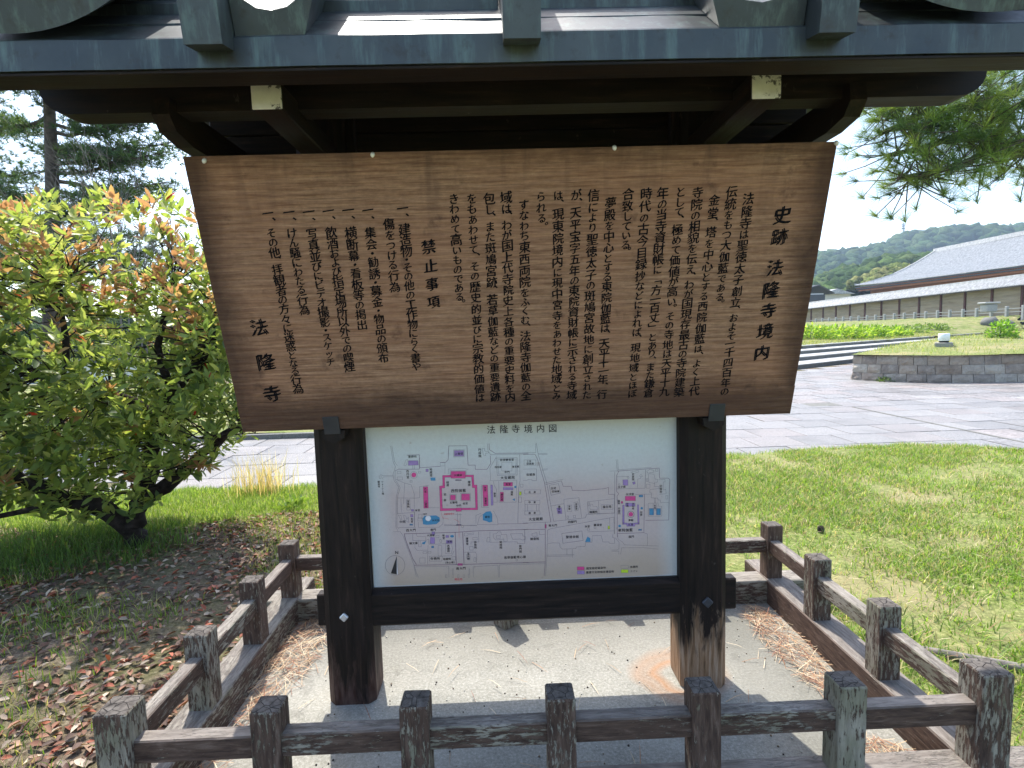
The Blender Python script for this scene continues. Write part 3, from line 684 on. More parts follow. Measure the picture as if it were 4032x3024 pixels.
# concrete base
slab = MB().prism([(-1.31, -.3), (1.31, -.3), (1.315, 1.24), (1.19, 1.362), (-1.18, 1.372), (-1.31, 1.25)], -.09, 0, 2).build('concrete_slab', MAT['slab'])
tag(slab, kind='structure')
bd = MB().box(-1.5, 1.5, -.4, 1.6, -.10, -.014).build('concrete_border', MAT['border']); tag(bd, kind='structure')
st = MB()
M4 = Matrix.Translation((-.185, 1.375, 0)) @ Matrix.Rotation(math.radians(42), 4, 'Z'); st.cbox(-.055, .055, -.055, .055, 0, .34, .004, M4)
o = link('stub_post', two_mat(st.mesh('stub_post', MAT['wood_z']), MAT['end'])); tag(o, 'short square wooden stub post standing cornerwise behind the map panel', 'post')

# ================================================================ notice shelter
sh = empty('notice_shelter', (0, 0, 0)); tag(sh, 'roofed timber notice shelter with a slanted wooden text board and a map panel', 'signboard')
def shp(name, b, m, parent=sh, smooth=False): return b.build(name, m, parent, smooth)
def bigpost(x0, x1, m):
    c = .032; y0, y1 = .68, .90
    prof = [(x0+c, y0), (x1-c, y0), (x1, y0+c), (x1, y1-c), (x1-c, y1), (x0+c, y1), (x0, y1-c), (x0, y0+c)]
    b = MB(); n = 8; zs = [0, .02, .6, 1.3, 3.1]; vs = []
    for i, z in enumerate(zs):
        k = .985 if i == 0 else 1.; cx_, cy_ = (x0+x1)/2, (y0+y1)/2
        vs += [(cx_+(p-cx_)*k, cy_+(q-cy_)*k, z) for p, q in prof]
    b.add(vs, [(j*n+i, j*n+(i+1) % n, (j+1)*n+(i+1) % n, (j+1)*n+i) for j in range(4) for i in range(n)]+[tuple(range(n))[::-1], tuple(range(4*n, 5*n))])
    return shp('post', b, m)
PL = bigpost(-1.047, -.822, MAT['post_l']); PR = bigpost(.662, .885, MAT['post_r'])
def bolt(px, py, parent, m, s=.016):
    q = at(px, py, 1, .676); M_ = Matrix.Translation((q[0], .676, q[2])) @ Matrix.Rotation(math.radians(45), 4, 'Y')
    MB().cbox(-s, s, -.010, .006, -s, s, .004, M_).build('bolt', m, parent)
bolt(1355, 2430, PL, MAT['bolt']); bolt(2785, 2371, PR, MAT['steel'], .02)
b = MB(); c = .012
b.prism([(.712, .378), (.722, .368), (.86, .368), (.87, .378), (.87, .535), (.86, .545), (.735, .547), (.712, .525)], -.835, .675, 0); beam = shp('beam', b, MAT['dark_x'])
for x0, x1 in ((-1.102, -1.04), (.88, .962)): MB().cbox(x0, x1, .765, .825, .355, .515, .006).build('tenon', MAT['dark_x'], beam)
# map panel
panel = MB().box(-.7415, .7415, 0, .012, 0, .98).build('map_panel', MAT['panel'], sh, loc=(-.0735, .757, .549))
for q in ((-.7455, -.7415), (.7415, .7455)): MB().box(q[0], q[1], -.004, .014, -.002, .982).build('frame_strip', MAT['bolt'], panel)
MB().box(-.7415, .7415, -.004, .014, -.004, 0).build('frame_strip', MAT['bolt'], panel)
# header planks, purlins, arms
for k in range(4):
    z = 2.36+.155*k; d = .004*(k % 2)
    for x0, x1 in ((-1.44, -1.05), (-.80, .64), (.888, 1.27)): shp('header_plank', MB().cbox(x0, x1, .755-d, .785-d, z+.003, z+.152, .004), MAT['dark_x'])
for x0, x1 in ((-.822, -.785), (.625, .662)): shp('jamb', MB().cbox(x0, x1, .70, .75, 2.2, 3.0, .004), MAT['dark_z'])
for x0 in (-.96, .694):
    a = shp('arm', MB().cbox(x0, x0+.10, .050, .95, 2.507, 2.596, .005), MAT['dark_y'])
    MB().cbox(x0+.001, x0+.099, .044, .0495, 2.508, 2.595, .0025).build('painted_end', MAT['white_end'], a)
def keta(y0, y1, z0, z1, xa, xb, r, name):
    n = 6; pr = [(xa, z1)]+[(xa+r-r*math.cos(math.pi/2*k/n), z0+r*.85-r*.85*math.sin(math.pi/2*k/n)) for k in range(n+1)]+[(xb-r+r*math.sin(math.pi/2*k/n), z0+r*.85-r*.85*math.cos(math.pi/2*k/n)) for k in range(n+1)]+[(xb, z1)]
    return shp(name, MB().prism(pr[::-1], y0, y1, 1), MAT['dark_x'])
keta(.20, .295, 2.565, 2.80, -1.753, 1.626, .10, 'eave_purlin')
keta(.47, .56, 2.665, 2.80, -1.70, 1.53, .05, 'inner_purlin')
shp('backing_board', MB().box(-1.38, 1.20, .80, .82, 2.30, 3.02), MAT['dark_x'])
for x0 in (-1.345, 1.095):
    pr = [(.30, 2.60), (.16, 2.60), (.15, 2.54), (.19, 2.495), (.30, 2.475), (.86, 2.475), (.86, 2.60)]
    shp('side_arm', MB().prism(pr[::-1], x0, x0+.06, 0), MAT['dark_y'])
# roof
XA, XB = -1.84, 1.66; MR = .85
def rz_(y): return 2.638+MR*(y+.15)
shp('eave_board', MB().cbox(XA+.01, XB-.01, -.143, -.05, 2.541, 2.5510, .002), MAT['dark_x'])
def wavy_fascia():
    b = MB(); n = 40; vs = []
    for i in range(n+1):
        x = XA+(XB-XA)*i/n; w = .0025*math.sin(x*7.1)+.0018*math.sin(x*17.+1); 
        vs += [(x, -.15+w*.5, 2.552+w*.4), (x, -.151+w, 2.634+w), (x, -.146+w, 2.640+w), (x, -.02, 2.640+w+.104), (x, -.03, 2.552+w*.4)]
    b.add(vs, [(5*i+k, 5*i+5+k, 5*i+5+(k+1) % 5, 5*i+(k+1) % 5) for i in range(n) for k in range(5)]+[(4, 3, 2, 1, 0), tuple(5*n+k for k in range(5))]); return b
shp('copper_fascia', wavy_fascia(), MAT['copper'])
for k in range(8):
    x0 = XA+.01+(XB-XA-.02)*k/8; x1 = XA+.01+(XB-XA-.02)*(k+1)/8-.004
    shp('soffit_plank', MB().prism([(-.035, 2.60), (.62, 2.60+.655*MR), (.62, 2.62+.655*MR), (-.035, 2.62)], x0, x1, 0), MAT['dark_y'])
shp('roof_sheet', MB().prism([(-.03, rz_(-.03)-.08), (.62, rz_(.62)-.08), (.62, rz_(.62)), (-.03, rz_(-.03))], XA, XB, 0), MAT['copper'])
shp('roof_sheet', MB().prism([(.622, rz_(.62)), (.622, rz_(.62)-.08), (1.25, 2.80), (1.25, 2.88)], XA, XB, 0), MAT['copper'])
# second layer of sheeting higher up the slope, butted between the battens
def slope(prof_xz, y0, L, name, m=None):
    b = MB(); n = len(prof_xz); vs = []
    for d in (0, L):
        for x, z in prof_xz: vs.append((x, y0+d-(z-2.64)*.3, z+d*MR))
    b.add(vs, [tuple(range(n)), tuple(range(n, 2*n))[::-1]]+[(i, n+i, n+(i+1) % n, (i+1) % n) for i in range(n)]); return shp(name, b, m or MAT['copper'])
for xa, xb in ((XA+.02, -1.03), (-.915, -.142), (-.025, .76), (.88, XB-.02)):
    shp('upper_roof_layer', MB().prism([(.085, rz_(.085)-.01), (.075, rz_(.075)+.07), (.58, rz_(.58)+.07), (.58, rz_(.58)-.01)], xa, xb, 0), MAT['copper'])
    shp('roof_step', MB().prism([(.055, rz_(.055)-.01), (.05, rz_(.05)+.035), (.084, rz_(.084)+.035), (.084, rz_(.084)-.01)], xa+.003, xb-.003, 0), MAT['copper'])
for xc in (-.974, -.083, .82):
    shp('roof_batten', MB().prism([(-.222, 2.582), (-.262, 2.80), (.60, 3.46), (.66, 3.30), (-.147, 2.645), (-.147, 2.598)], xc-.0535, xc+.0535, 0), MAT['copper'])
slope([(-.917, 2.630), (-.72, 2.630), (-.665, 2.765), (-.715, 2.733), (-.755, 2.709), (-.80, 2.701), (-.845, 2.708), (-.88, 2.73), (-.917, 2.765)], -.143, .62, 'roof_scallop')
slope([(.514, 2.630), (.763, 2.630), (.763, 2.765), (.72, 2.73), (.68, 2.71), (.63, 2.700), (.58, 2.706), (.53, 2.732), (.46, 2.765)], -.143, .62, 'roof_scallop')
def arc(x0, x1, z0, lift, th):
    xs = np.linspace(x0, x1, 15); u = (xs-(x0+x1)/2)/((x1-x0)/2); lo = z0+lift*u**2
    return list(zip(xs, lo))+list(zip(xs, lo+th))[::-1]
slope(arc(-1.84, -1.24, 2.650, .075, .085), -.158, .6, 'roof_trough'); slope(arc(.985, 1.66, 2.660, .08, .085), -.158, .6, 'roof_trough')
shp('ridge_cap', MB().prism([(.50, 3.22), (.52, 3.38), (.62, 3.44), (.72, 3.38), (.74, 3.20), (.62, 3.25)], XA-.02, XB+.02, 0), MAT['copper'])

# ---------------------------------------------------------------- slanted text board
BO = np.array([-.0945, .6, 1.353]); tv = np.array([0, -.32, 1.085]); BH = float(np.linalg.norm(tv)); tv /= BH; tn = np.array([0, -tv[2], tv[1]])
board = empty('notice_board', (0, 0, 0)); board.parent = sh; board.location = BO; board.rotation_euler = (math.atan2(.32, 1.085), 0, 0)
HW = 1.226
def plank(z0, z1, s):
    b = MB(); n = 24; V_ = []
    b.cbox(-HW+.002*s, HW-.002*s, 0, .034, z0, z1, .0012); return b.build('plank', MAT['board'], board)
for i, (a_, b_) in enumerate(((0, .1375), (.1383, BH))): plank(a_, b_, i % 2)
for z in (.03, BH-.10): MB().cbox(-HW-.004, HW+.004, .0345, .06, z, z+.06, .004).build('batten', MAT['dark_x'], board)
for x in (-1.12, 0, 1.12): MB().cbox(x-.03, x+.03, .0602, .085, .02, BH-.02, .004).build('cleat', MAT['dark_z'], board)
def uv(px, py):
    d = FX+RX*(px-2016)/FPX-UX*(py-1512)/FPX; t = np.dot(BO-CAM, tn)/np.dot(d, tn); q = CAM+d*t-BO; return float(q[0]), float(np.dot(q, tv))
for px, py in ((442, 346), (805, 333), (1327, 318), (1806, 308)):
    u, v = uv(px*1.8228, py*1.8228); b = MB(); b.tube([(u, .002, v), (u, -.007, v-.004), (u, -.011, v-.010)], [.009, .008, .004], 8); b.build('nail_cap', MAT['ceramic'], board, True)
for x0, sh_ in ((-.962, PL), (.757, PR)):
    b = MB(); x0 -= BO[0]; b.cbox(x0, x0+.070, -.007, -.002, -.022, .062, .001).cbox(x0+.001, x0+.069, -.0019, .09, -.022, -.016, .001); b.build('steel_hook', MAT['steel'], board)
for xc in (-.925, .785):
    MB().prism([(-.05, 1.345), (.05, 1.345), (.045, 1.31), (0, 1.285), (-.045, 1.31)], 0, .075, 1).build('corbel', MAT['dark_z'], sh, loc=(xc, .604, 0))

# lettering: glyph outlines of Blender's own font, warped a little towards brush writing
fc = bpy.data.curves.new('glyph', 'FONT'); fo = bpy.data.objects.new('glyph', fc); COL.objects.link(fo); GC = {}
def glyph(ch, off=0.):
    k = (ch, off)
    if k not in GC:
        fc.body = ch; fc.offset = off; fc.resolution_u = 2
        dg = bpy.context.evaluated_depsgraph_get(); dg.update(); me = bpy.data.meshes.new_from_object(fo.evaluated_get(dg))
        n = len(me.vertices); v = np.zeros(n*3); me.vertices.foreach_get('co', v); me.calc_loop_triangles(); f = np.zeros(len(me.loop_triangles)*3, dtype=int); me.loop_triangles.foreach_get('vertices', f)
        GC[k] = (v.reshape(-1, 3)[:, :2]-[.5, .38], f.reshape(-1, 3)); bpy.data.meshes.remove(me)
    return GC[k]
KANA = set('ぁあぃいうえおかがきぎくけげこごさしすせそただちっつづてでとどなにぬねのはばひびふほぼまみむめもやゆよらりるれろわをんアイウオケスチッデトナビヒヤレー')
def write(chars, place, name, m, parent, depth, off=.012, brush=True, seed=0):
    """place: list of (u, v, size, rot) for each character; one flat mesh of lettering"""
    r = np.random.default_rng(seed); VV = []; FF = []; o = 0
    for ch, (u, v, s, rot) in zip(chars, place):
        if ch in ' 　': continue
        p, f = glyph(ch)
        if not len(p): continue
        p = p.copy()
        if ch in '、。' and brush: p = p*.85+[.62, .55]
        if rot: p = np.c_[p[:, 1], -p[:, 0]]
        if brush:
            k = .88 if ch in KANA else 1.02; k *= r.uniform(.93, 1.06); ph = r.uniform(0, 6, 2)
            x, y = p[:, 0], p[:, 1]
            p = np.c_[x+.016*np.sin(7*y+ph[0])-.05*y*abs(y), y+(.11+r.uniform(-.02, .03))*x+.016*np.sin(6*x+ph[1])-.05*x*x]*k+r.uniform(-.02, .02, 2)
        for j in range(2 if off else 1):       # a heavier stroke: the same outline again, a hair lower and to the right
            VV.append(np.c_[u+(p[:, 0]+off*j)*s, np.full(len(p), -depth+.0002*j), v+(p[:, 1]+off*.6*j)*s]); FF.append(f+o); o += len(p)
    me = np_mesh(name, np.concatenate(VV), np.concatenate(FF), m); return link(name, me, parent)
A = lambda x, y: (2500+x/3.16, 680+y/3.16)
B = lambda x, y: (2400+x/3.16, 1180+y/3.16)
C = lambda x, y: (1700+x/2.765, 680+y/2.765)
D = lambda x, y: (1700+x/1.5875, 1180+y/1.5875)
E = lambda x, y: (950+x/1.5875, 780+y/1.5875)
F_ = lambda x, y: (950+x/1.5875, 1180+y/1.5875)
cols = [('法隆寺は聖徳太子創立、およそ一千四百年の', A(1415, 250), B(1420, 1190)), ('伝統をもつ大伽藍である。', A(1210, 160), B(1352, 100)),
 ('金堂、塔を中心とする西院伽藍は、よく上代', A(990, 265), B(1040, 1200)), ('寺院の相貌を伝え、わが国現存最古の寺院建築', A(785, 170), B(855, 1205)),
 ('として、極めて価値が高い。その寺地は天平十九', A(570, 175), B(670, 1205)), ('年の当寺資財帳に「方一百丈」とあり、また鎌倉', A(350, 180), B(480, 1215)),
 ('時代の古今目録抄などによれば、現地域とほぼ', A(140, 185), B(275, 1220)), ('合致している。', C(2140, 170), C(2100, 905)),
 ('夢殿を中心とする東院伽藍は、天平十一年、行', C(1945, 265), D(1062, 620)), ('信により聖徳太子の斑鳩宮故地に創立された', C(1760, 180), D(967, 622)),
 ('が、天平宝字五年の東院資財帳に示される寺域', C(1570, 185), D(873, 625)), ('は、現東院境内に現中宮寺をあわせた地域とみ', C(1375, 195), D(778, 628)),
 ('られる。', C(1185, 200), C(1200, 640)), ('すなわち東西両院をふくむ、法隆寺伽藍の全', C(1000, 295), D(588, 632)),
 ('域は、わが国上代寺院史上各種の重要史料を内', C(805, 205), D(490, 638)), ('包し、また斑鳩宮跡、若草伽藍などの重要遺跡', C(620, 215), D(397, 638)),
 ('をもあわせて、その歴史的並びに宗教的価値は', C(430, 225), D(300, 640)), ('きわめて高いものである。', C(235, 230), C(305, 1470)),
 ('一、建造物・その他の工作物にらく書や', E(1003, 30), F_(1095, 442)), ('傷をつける行為', E(918, 125), E(962, 592)), ('一、集会・勧誘・募金・物品の頒布', E(785, 38), F_(890, 398)),
 ('一、横断幕・看板等の掲出', E(663, 43), F_(758, 190)), ('一、飲酒および指定場所以外での喫煙', E(537, 48), F_(680, 448)), ('一、写真並びにビデオ撮影・スケッチ', E(415, 52), F_(560, 415)),
 ('一、けん騒にわたる行為', E(290, 55), E(397, 732)), ('一、その他、拝観者の方々に迷惑となる行為', E(160, 60), F_(357, 585))]
for i, (t, a_, b_) in enumerate(cols):
    u0, v0 = uv(*a_); u1, v1 = uv(*b_); r = random.Random(i)
    wts = [.62 if c in '、。・' else .74 if c in '一' else (.9 if c in KANA else 1.08) for c in t]
    if t.startswith('一、'): wts[0] = 1.0; wts[1] = 1.0
    tot = sum(wts); acc = 0; pl_ = []
    for c, w in zip(t, wts):
        m_ = (acc+w/2)/tot; acc += w
        if c in '、。': m_ = (acc-w*.45)/tot
        pl_.append((u0+(u1-u0)*m_, v0+(v1-v0)*m_, .0465, c in '「」'))
    write(t, pl_, 'text_column', MAT['ink'], board, .0012, .05, True, i)
def single(chs, pos, size, off=.085):
    pl_ = [(*uv(*q), size, False) for q in pos]; write(chs, pl_, 'text_column', MAT['ink'], board, .0012, off, True, len(chs))
single('史跡法隆寺境内', [A(1825, 535), A(1790, 800), A(1730, 1190), A(1680, 1460), B(1965, 140), B(1925, 395), B(1885, 665)], .071)
single('禁止事項', [E(1168, 305), E(1180, 425), E(1188, 540), E(1198, 650)], .055, .07)
single('法隆寺', [F_(110, 175), F_(150, 392), F_(190, 590)], .078)

# ---------------------------------------------------------------- printed map
PO = np.array([-.0735, .757, .549])
M1 = lambda x, y: (1440+x/3.456, 1640+y/3.456)
M2 = lambda x, y: (2060+x/3.456, 1640+y/3.456)
M3 = lambda x, y: (1440+x/3.456, 1960+y/3.456)
M5 = lambda x, y: (2060+x/3.456, 1960+y/3.456)
def pm_(q): w = at(q[0], q[1], 1, .757)-PO; return (float(w[0]), float(w[2]))
layers = {}
def lay(k): return layers.setdefault(k, MB())
def line(T, pts_, w=2.6, k='m_line', close=False):
    q = [np.array(pm_(T(*p))) for p in pts_]; hw = w*1.3/3.456/FPX*2.66/2; b = lay(k); dy = {'m_line': -.0008, 'm_wall': -.0010}.get(k, -.0009)
    if close: q.append(q[0])
    for a_, c_ in zip(q, q[1:]):
        d = c_-a_; L = np.linalg.norm(d)
        if L < 1e-6: continue
        d /= L; n_ = np.array([-d[1], d[0]])*hw; e = d*hw*.8
        b.add([(*(v), ) for v in [(x[0], dy, x[1]) for x in (a_-e-n_, c_+e-n_, c_+e+n_, a_-e+n_)]], [(0, 1, 2, 3)])
def fillp(T, pts_, k, outline=True, dy=-.0005):
    dy = {'m_white': -.0007, 'm_black': -.0006}.get(k, dy)
    q = [pm_(T(*p)) for p in pts_]; lay(k).add([(x, dy, z) for x, z in q], [tuple(range(len(q)))])
    if outline: line(T, pts_, 2.2, 'm_wall', True)
def rect(T, x0, y0, x1, y1, k=None, w=2.4):
    p_ = [(x0, y0), (x1, y0), (x1, y1), (x0, y1)]
    if k: fillp(T, p_, k)
    else: line(T, p_, w, 'm_line', True)
def circ(T, x, y, r, k=None, n=16, w=2.2, sx=1.):
    p_ = [(x+r*sx*math.cos(2*math.pi*i/n), y+r*math.sin(2*math.pi*i/n)) for i in range(n)]
    if k: fillp(T, p_, k, False)
    else: line(T, p_, w, 'm_line', True)
# north-west part
line(M1, [(338, 400), (375, 620), (405, 680), (372, 790), (385, 870), (450, 960), (415, 1100), (410, 1500), (440, 1560)]); line(M1, [(356, 400), (392, 610), (430, 670)])
line(M1, [(200, 785), (230, 803), (372, 803)]); line(M1, [(225, 850), (240, 820), (370, 820)]); rect(M1, 184, 806, 210, 840)
line(M1, [(400, 860), (470, 965), (430, 1100), (425, 1500), (455, 1525)])
line(M1, [(400, 740), (450, 715), (500, 718), (730, 715), (730, 520), (560, 525)], 4, 'm_wall'); line(M1, [(400, 740), (400, 850), (530, 905), (515, 1190)]); line(M1, [(735, 697), (1015, 677)], 4, 'm_wall')
line(M1, [(1015, 625), (1090, 622), (1122, 585), (1130, 400), (1378, 397), (1393, 662), (1490, 660), (1492, 718), (1650, 718), (1700, 640), (1695, 535)], 4, 'm_wall'); rect(M1, 1015, 628, 1078, 672)
rect(M1, 430, 745, 480, 773); rect(M1, 430, 822, 500, 862); rect(M1, 720, 745, 750, 770); rect(M1, 605, 870, 633, 893)
fillp(M1, [(580, 600), (712, 600), (718, 660), (580, 665)], 'm_purple'); line(M1, [(520, 665), (548, 590), (570, 583), (560, 650), (545, 668)], 2.2, 'm_line', True)
rect(M1, 1205, 462, 1332, 540, 'm_purple'); rect(M1, 1196, 452, 1341, 550); circ(M1, 655, 795, 48); circ(M1, 655, 795, 33, 'm_pink')
fillp(M1, [(880, 830), (948, 830), (950, 872), (885, 872)], 'm_blue', False); rect(M1, 818, 715, 852, 752, 'm_purple')
line(M1, [(735, 560), (735, 700)]); line(M1, [(640, 660), (640, 715)]); line(M1, [(668, 660), (662, 715)]); line(M1, [(530, 905), (620, 930), (660, 1050), (662, 1500)])
# main precinct cloister
fillp(M1, [(1045, 800), (1160, 798), (1160, 825), (1075, 828), (1078, 970), (1035, 975), (1045, 1250), (1230, 1248), (1230, 1275), (1015, 1285), (1003, 945), (1048, 940)], 'm_pink')
fillp(M1, [(1360, 795), (1468, 795), (1475, 930), (1515, 930), (1525, 1270), (1305, 1272), (1305, 1245), (1495, 1243), (1485, 970), (1450, 968), (1440, 822), (1360, 822)], 'm_pink')
rect(M1, 1160, 745, 1358, 840, 'm_pink'); rect(M1, 1150, 735, 1368, 795); fillp(M1, [(1230, 1243), (1303, 1242), (1303, 1290), (1230, 1292)], 'm_pink')
rect(M1, 1152, 1068, 1222, 1135, 'm_pink'); rect(M1, 1303, 1052, 1415, 1138, 'm_pink'); rect(M1, 1142, 1058, 1232, 1145); rect(M1, 1293, 1042, 1425, 1148)
fillp(M1, [(782, 955), (845, 953), (855, 1245), (790, 1250)], 'm_pink'); fillp(M1, [(1590, 932), (1658, 932), (1668, 1215), (1602, 1222)], 'm_pink'); fillp(M1, [(1700, 930), (1726, 930), (1735, 1205), (1706, 1208)], 'm_purple')
line(M1, [(730, 955), (860, 935)]); line(M1, [(735, 955), (735, 1105), (665, 1110), (430, 1108)], 3); line(M1, [(862, 1240), (1000, 1240)]); line(M1, [(1575, 925), (1575, 1235), (1680, 1240)])
rect(M1, 1222, 858, 1302, 872, 'm_line'); line(M1, [(1125, 780), (1125, 715), (1330, 705), (1395, 718)]); line(M1, [(1080, 680), (1078, 780)])
# ponds
fillp(M1, [(775, 1385), (800, 1352), (960, 1345), (1005, 1375), (1010, 1425), (960, 1465), (830, 1475), (780, 1465)], 'm_blue', False); circ(M1, 850, 1385, 40, 'm_white', 14); circ(M1, 850, 1385, 38)
fillp(M1, [(1592, 1330), (1640, 1295), (1700, 1288), (1722, 1330), (1722, 1430), (1680, 1442), (1650, 1425), (1595, 1412)], 'm_blue', False)
line(M1, [(1570, 1315), (1500, 1345), (1500, 1450)]); line(M1, [(1590, 1330), (1545, 1370), (1520, 1470), (1800, 1472), (1795, 1400), (1760, 1320), (1735, 1280)]); line(M1, [(1070, 1470), (1230, 1478), (1515, 1485)]); line(M1, [(715, 1435), (720, 1510), (1000, 1505), (1050, 1460), (1055, 1380)])
line(M1, [(1250, 1310), (1250, 1480)]); line(M1, [(1285, 1310), (1285, 1470)]); line(M1, [(1220, 1330), (1310, 1335)]); line(M1, [(1270, 1645), (1270, 1430), (1215, 1400), (1200, 1402)], 2.4, 'm_red'); line(M1, [(1130, 1395), (1045, 1375), (1030, 1310)], 2.4, 'm_red')
rect(M1, 720, 1330, 765, 1390); rect(M1, 710, 1375, 770, 1420); line(M1, [(480, 1120), (485, 1300)]); line(M1, [(430, 1110), (430, 1320), (665, 1305), (665, 1500)]); line(M1, [(555, 1130), (600, 1130), (610, 1270), (560, 1275)], 2.4, 'm_line', True)
line(M1, [(445, 1340), (480, 1345), (490, 1400), (475, 1400)], 2.4, 'm_line', True); line(M1, [(515, 1345), (545, 1350), (560, 1400), (580, 1370), (585, 1440), (530, 1410)], 2.4, 'm_line', True); rect(M1, 622, 1262, 652, 1290, 'm_purple'); rect(M1, 610, 1330, 645, 1365, 'm_purple'); rect(M1, 600, 1462, 640, 1480, 'm_blue')
# treasure halls
line(M1, [(1655, 370), (1665, 470), (1700, 520), (2100, 512), (2212, 510)]); line(M1, [(1678, 370), (1682, 450), (1760, 500), (2212, 497)], 4, 'm_wall'); line(M1, [(2095, 520), (2100, 880), (2080, 980), (2070, 1450)], 3.2)
line(M1, [(1775, 565), (2060, 560), (2060, 795), (1790, 800)], 3, 'm_line', True); line(M1, [(1795, 585), (2045, 580), (2042, 780), (1808, 782)], 2.2, 'm_line', True); rect(M1, 1852, 620, 1990, 740)
line(M1, [(1585, 435), (1615, 432), (1620, 470), (1670, 480), (1670, 495), (1630, 500), (1635, 530), (1600, 525)], 2.4, 'm_line', True); line(M1, [(1780, 545), (1690, 700), (1700, 870)])
line(M1, [(1680, 875), (1890, 870), (2055, 865), (2045, 1165), (1815, 1168), (1810, 880)], 2.4); rect(M1, 1875, 895, 1998, 948, 'm_pink'); rect(M1, 1870, 965, 2005, 998, 'm_purple'); rect(M1, 1830, 1028, 1875, 1155, 'm_pink'); circ(M1, 2036, 958, 16, 'm_blue'); fillp(M1, [(1995, 1130), (2028, 1112), (2030, 1148)], 'm_blue', False)
line(M1, [(1735, 880), (1750, 940), (1780, 990), (1790, 1165), (1740, 1165)]); rect(M1, 2090, 1022, 2118, 1070, 'm_green'); rect(M1, 2105, 920, 2140, 960); rect(M1, 2080, 1095, 2120, 1168)
# the broad east-west road and the southern quarter
line(M3, [(525, 490), (1215, 470), (1500, 450), (2212, 430)], 5, 'm_wall'); line(M3, [(525, 490), (540, 560), (640, 830), (690, 905)], 5, 'm_wall'); line(M3, [(660, 917), (1240, 908), (2212, 880)], 5, 'm_wall'); line(M3, [(1218, 475), (1232, 905)], 5, 'm_wall'); line(M3, [(1320, 470), (1338, 905)], 5, 'm_wall')
line(M3, [(450, 405), (680, 402)]); line(M3, [(375, 462), (470, 460), (510, 520), (650, 900), (715, 1080)]); line(M3, [(655, 930), (690, 1070)]); line(M3, [(680, 938), (1130, 932), (1132, 1080)]); line(M3, [(1465, 1080), (1462, 938), (1800, 915), (1805, 1080)]); line(M3, [(1820, 1080), (1818, 912), (2212, 900)])
line(M3, [(1800, 355), (2070, 352), (2212, 345)], 3, 'm_wall'); line(M3, [(1070, 378), (1510, 372)]); rect(M3, 1235, 360, 1300, 378, 'm_line'); circ(M3, 1320, 393, 14)
rect(M3, 878, 538, 940, 622, 'm_purple'); rect(M3, 900, 462, 940, 500, 'm_purple'); rect(M3, 1090, 510, 1130, 540, 'm_purple'); rect(M3, 1095, 578, 1178, 620, 'm_purple'); fillp(M3, [(770, 610), (825, 585), (800, 635), (765, 625)], 'm_blue', False); rect(M3, 895, 655, 927, 682, 'm_blue'); circ(M3, 1175, 523, 18, 'm_blue', 10, sx=1.5)
line(M3, [(640, 490), (640, 580), (820, 580), (855, 560), (860, 630), (980, 630), (1090, 622)]); line(M3, [(690, 490), (700, 525), (820, 530), (815, 575)]); line(M3, [(720, 590), (745, 590), (760, 660), (720, 665)], 2.4, 'm_line', True); line(M3, [(670, 645), (670, 680), (700, 715), (845, 712), (850, 640)]); rect(M3, 780, 732, 828, 755); rect(M3, 848, 728, 888, 752); rect(M3, 985, 648, 1035, 790); line(M3, [(870, 795), (870, 862), (1035, 860), (1045, 795)], 2.6, 'm_line', True)
line(M3, [(1090, 625), (1170, 630), (1180, 690), (1165, 760), (1090, 762)], 2.4, 'm_line', True); rect(M3, 735, 818, 808, 888); rect(M3, 1175, 800, 1222, 845); line(M3, [(845, 720), (842, 905)]); line(M3, [(1050, 790), (1165, 790), (1205, 720)]); line(M3, [(1010, 560), (1035, 575), (1030, 610), (1008, 600)], 2.4, 'm_line', True); rect(M3, 955, 512, 998, 540)
line(M3, [(1345, 480), (1375, 475), (1385, 490), (1430, 485), (1465, 475), (1465, 500), (1390, 505), (1370, 520), (1342, 515)], 2.4, 'm_line', True); line(M3, [(1535, 462), (1540, 600), (1435, 600), (1430, 630)]); rect(M3, 1458, 540, 1518, 572); rect(M3, 1412, 662, 1462, 710); line(M3, [(1340, 740), (1490, 738), (1510, 765), (1508, 890)]); rect(M3, 1472, 815, 1500, 865); rect(M3, 1375, 770, 1420, 830); rect(M3, 1252, 893, 1318, 920, 'm_pink')
line(M3, [(1690, 460), (1690, 600), (1645, 600), (1655, 535), (1690, 540)]); line(M3, [(1735, 490), (1780, 490), (1800, 460), (1840, 465), (1845, 500), (1920, 500), (1925, 590), (1880, 595), (1880, 560), (1770, 575), (1735, 540)], 2.6, 'm_line', True); rect(M3, 1782, 510, 1830, 555); line(M3, [(1970, 490), (2130, 485), (2140, 520), (2172, 525), (2170, 568), (2130, 575), (2100, 560), (2000, 565)], 2.6, 'm_line', True); line(M3, [(1690, 605), (2060, 598), (2065, 622), (2165, 620), (2160, 440)])
for x in (1180, 1405): line(M3, [(x, 965), (x+12, 965), (x+12, 1035), (x, 1035)], 2, 'm_line', True)
for x in (1085, 1175, 1250, 1325, 1395): line(M3, [(x, 1045), (x+20, 1045), (x+22, 1085), (x, 1085)], 2, 'm_line', True)
circ(M3, 2055, 848, 12)
# compass
circ(M3, 400, 918, 133, None, 40, 3.2); fillp(M3, [(422, 795), (425, 1042), (342, 1028)], 'm_black', False); fillp(M3, [(422, 795), (424, 1042), (440, 1042)], 'm_white', False); line(M3, [(422, 795), (440, 1042)], 2)
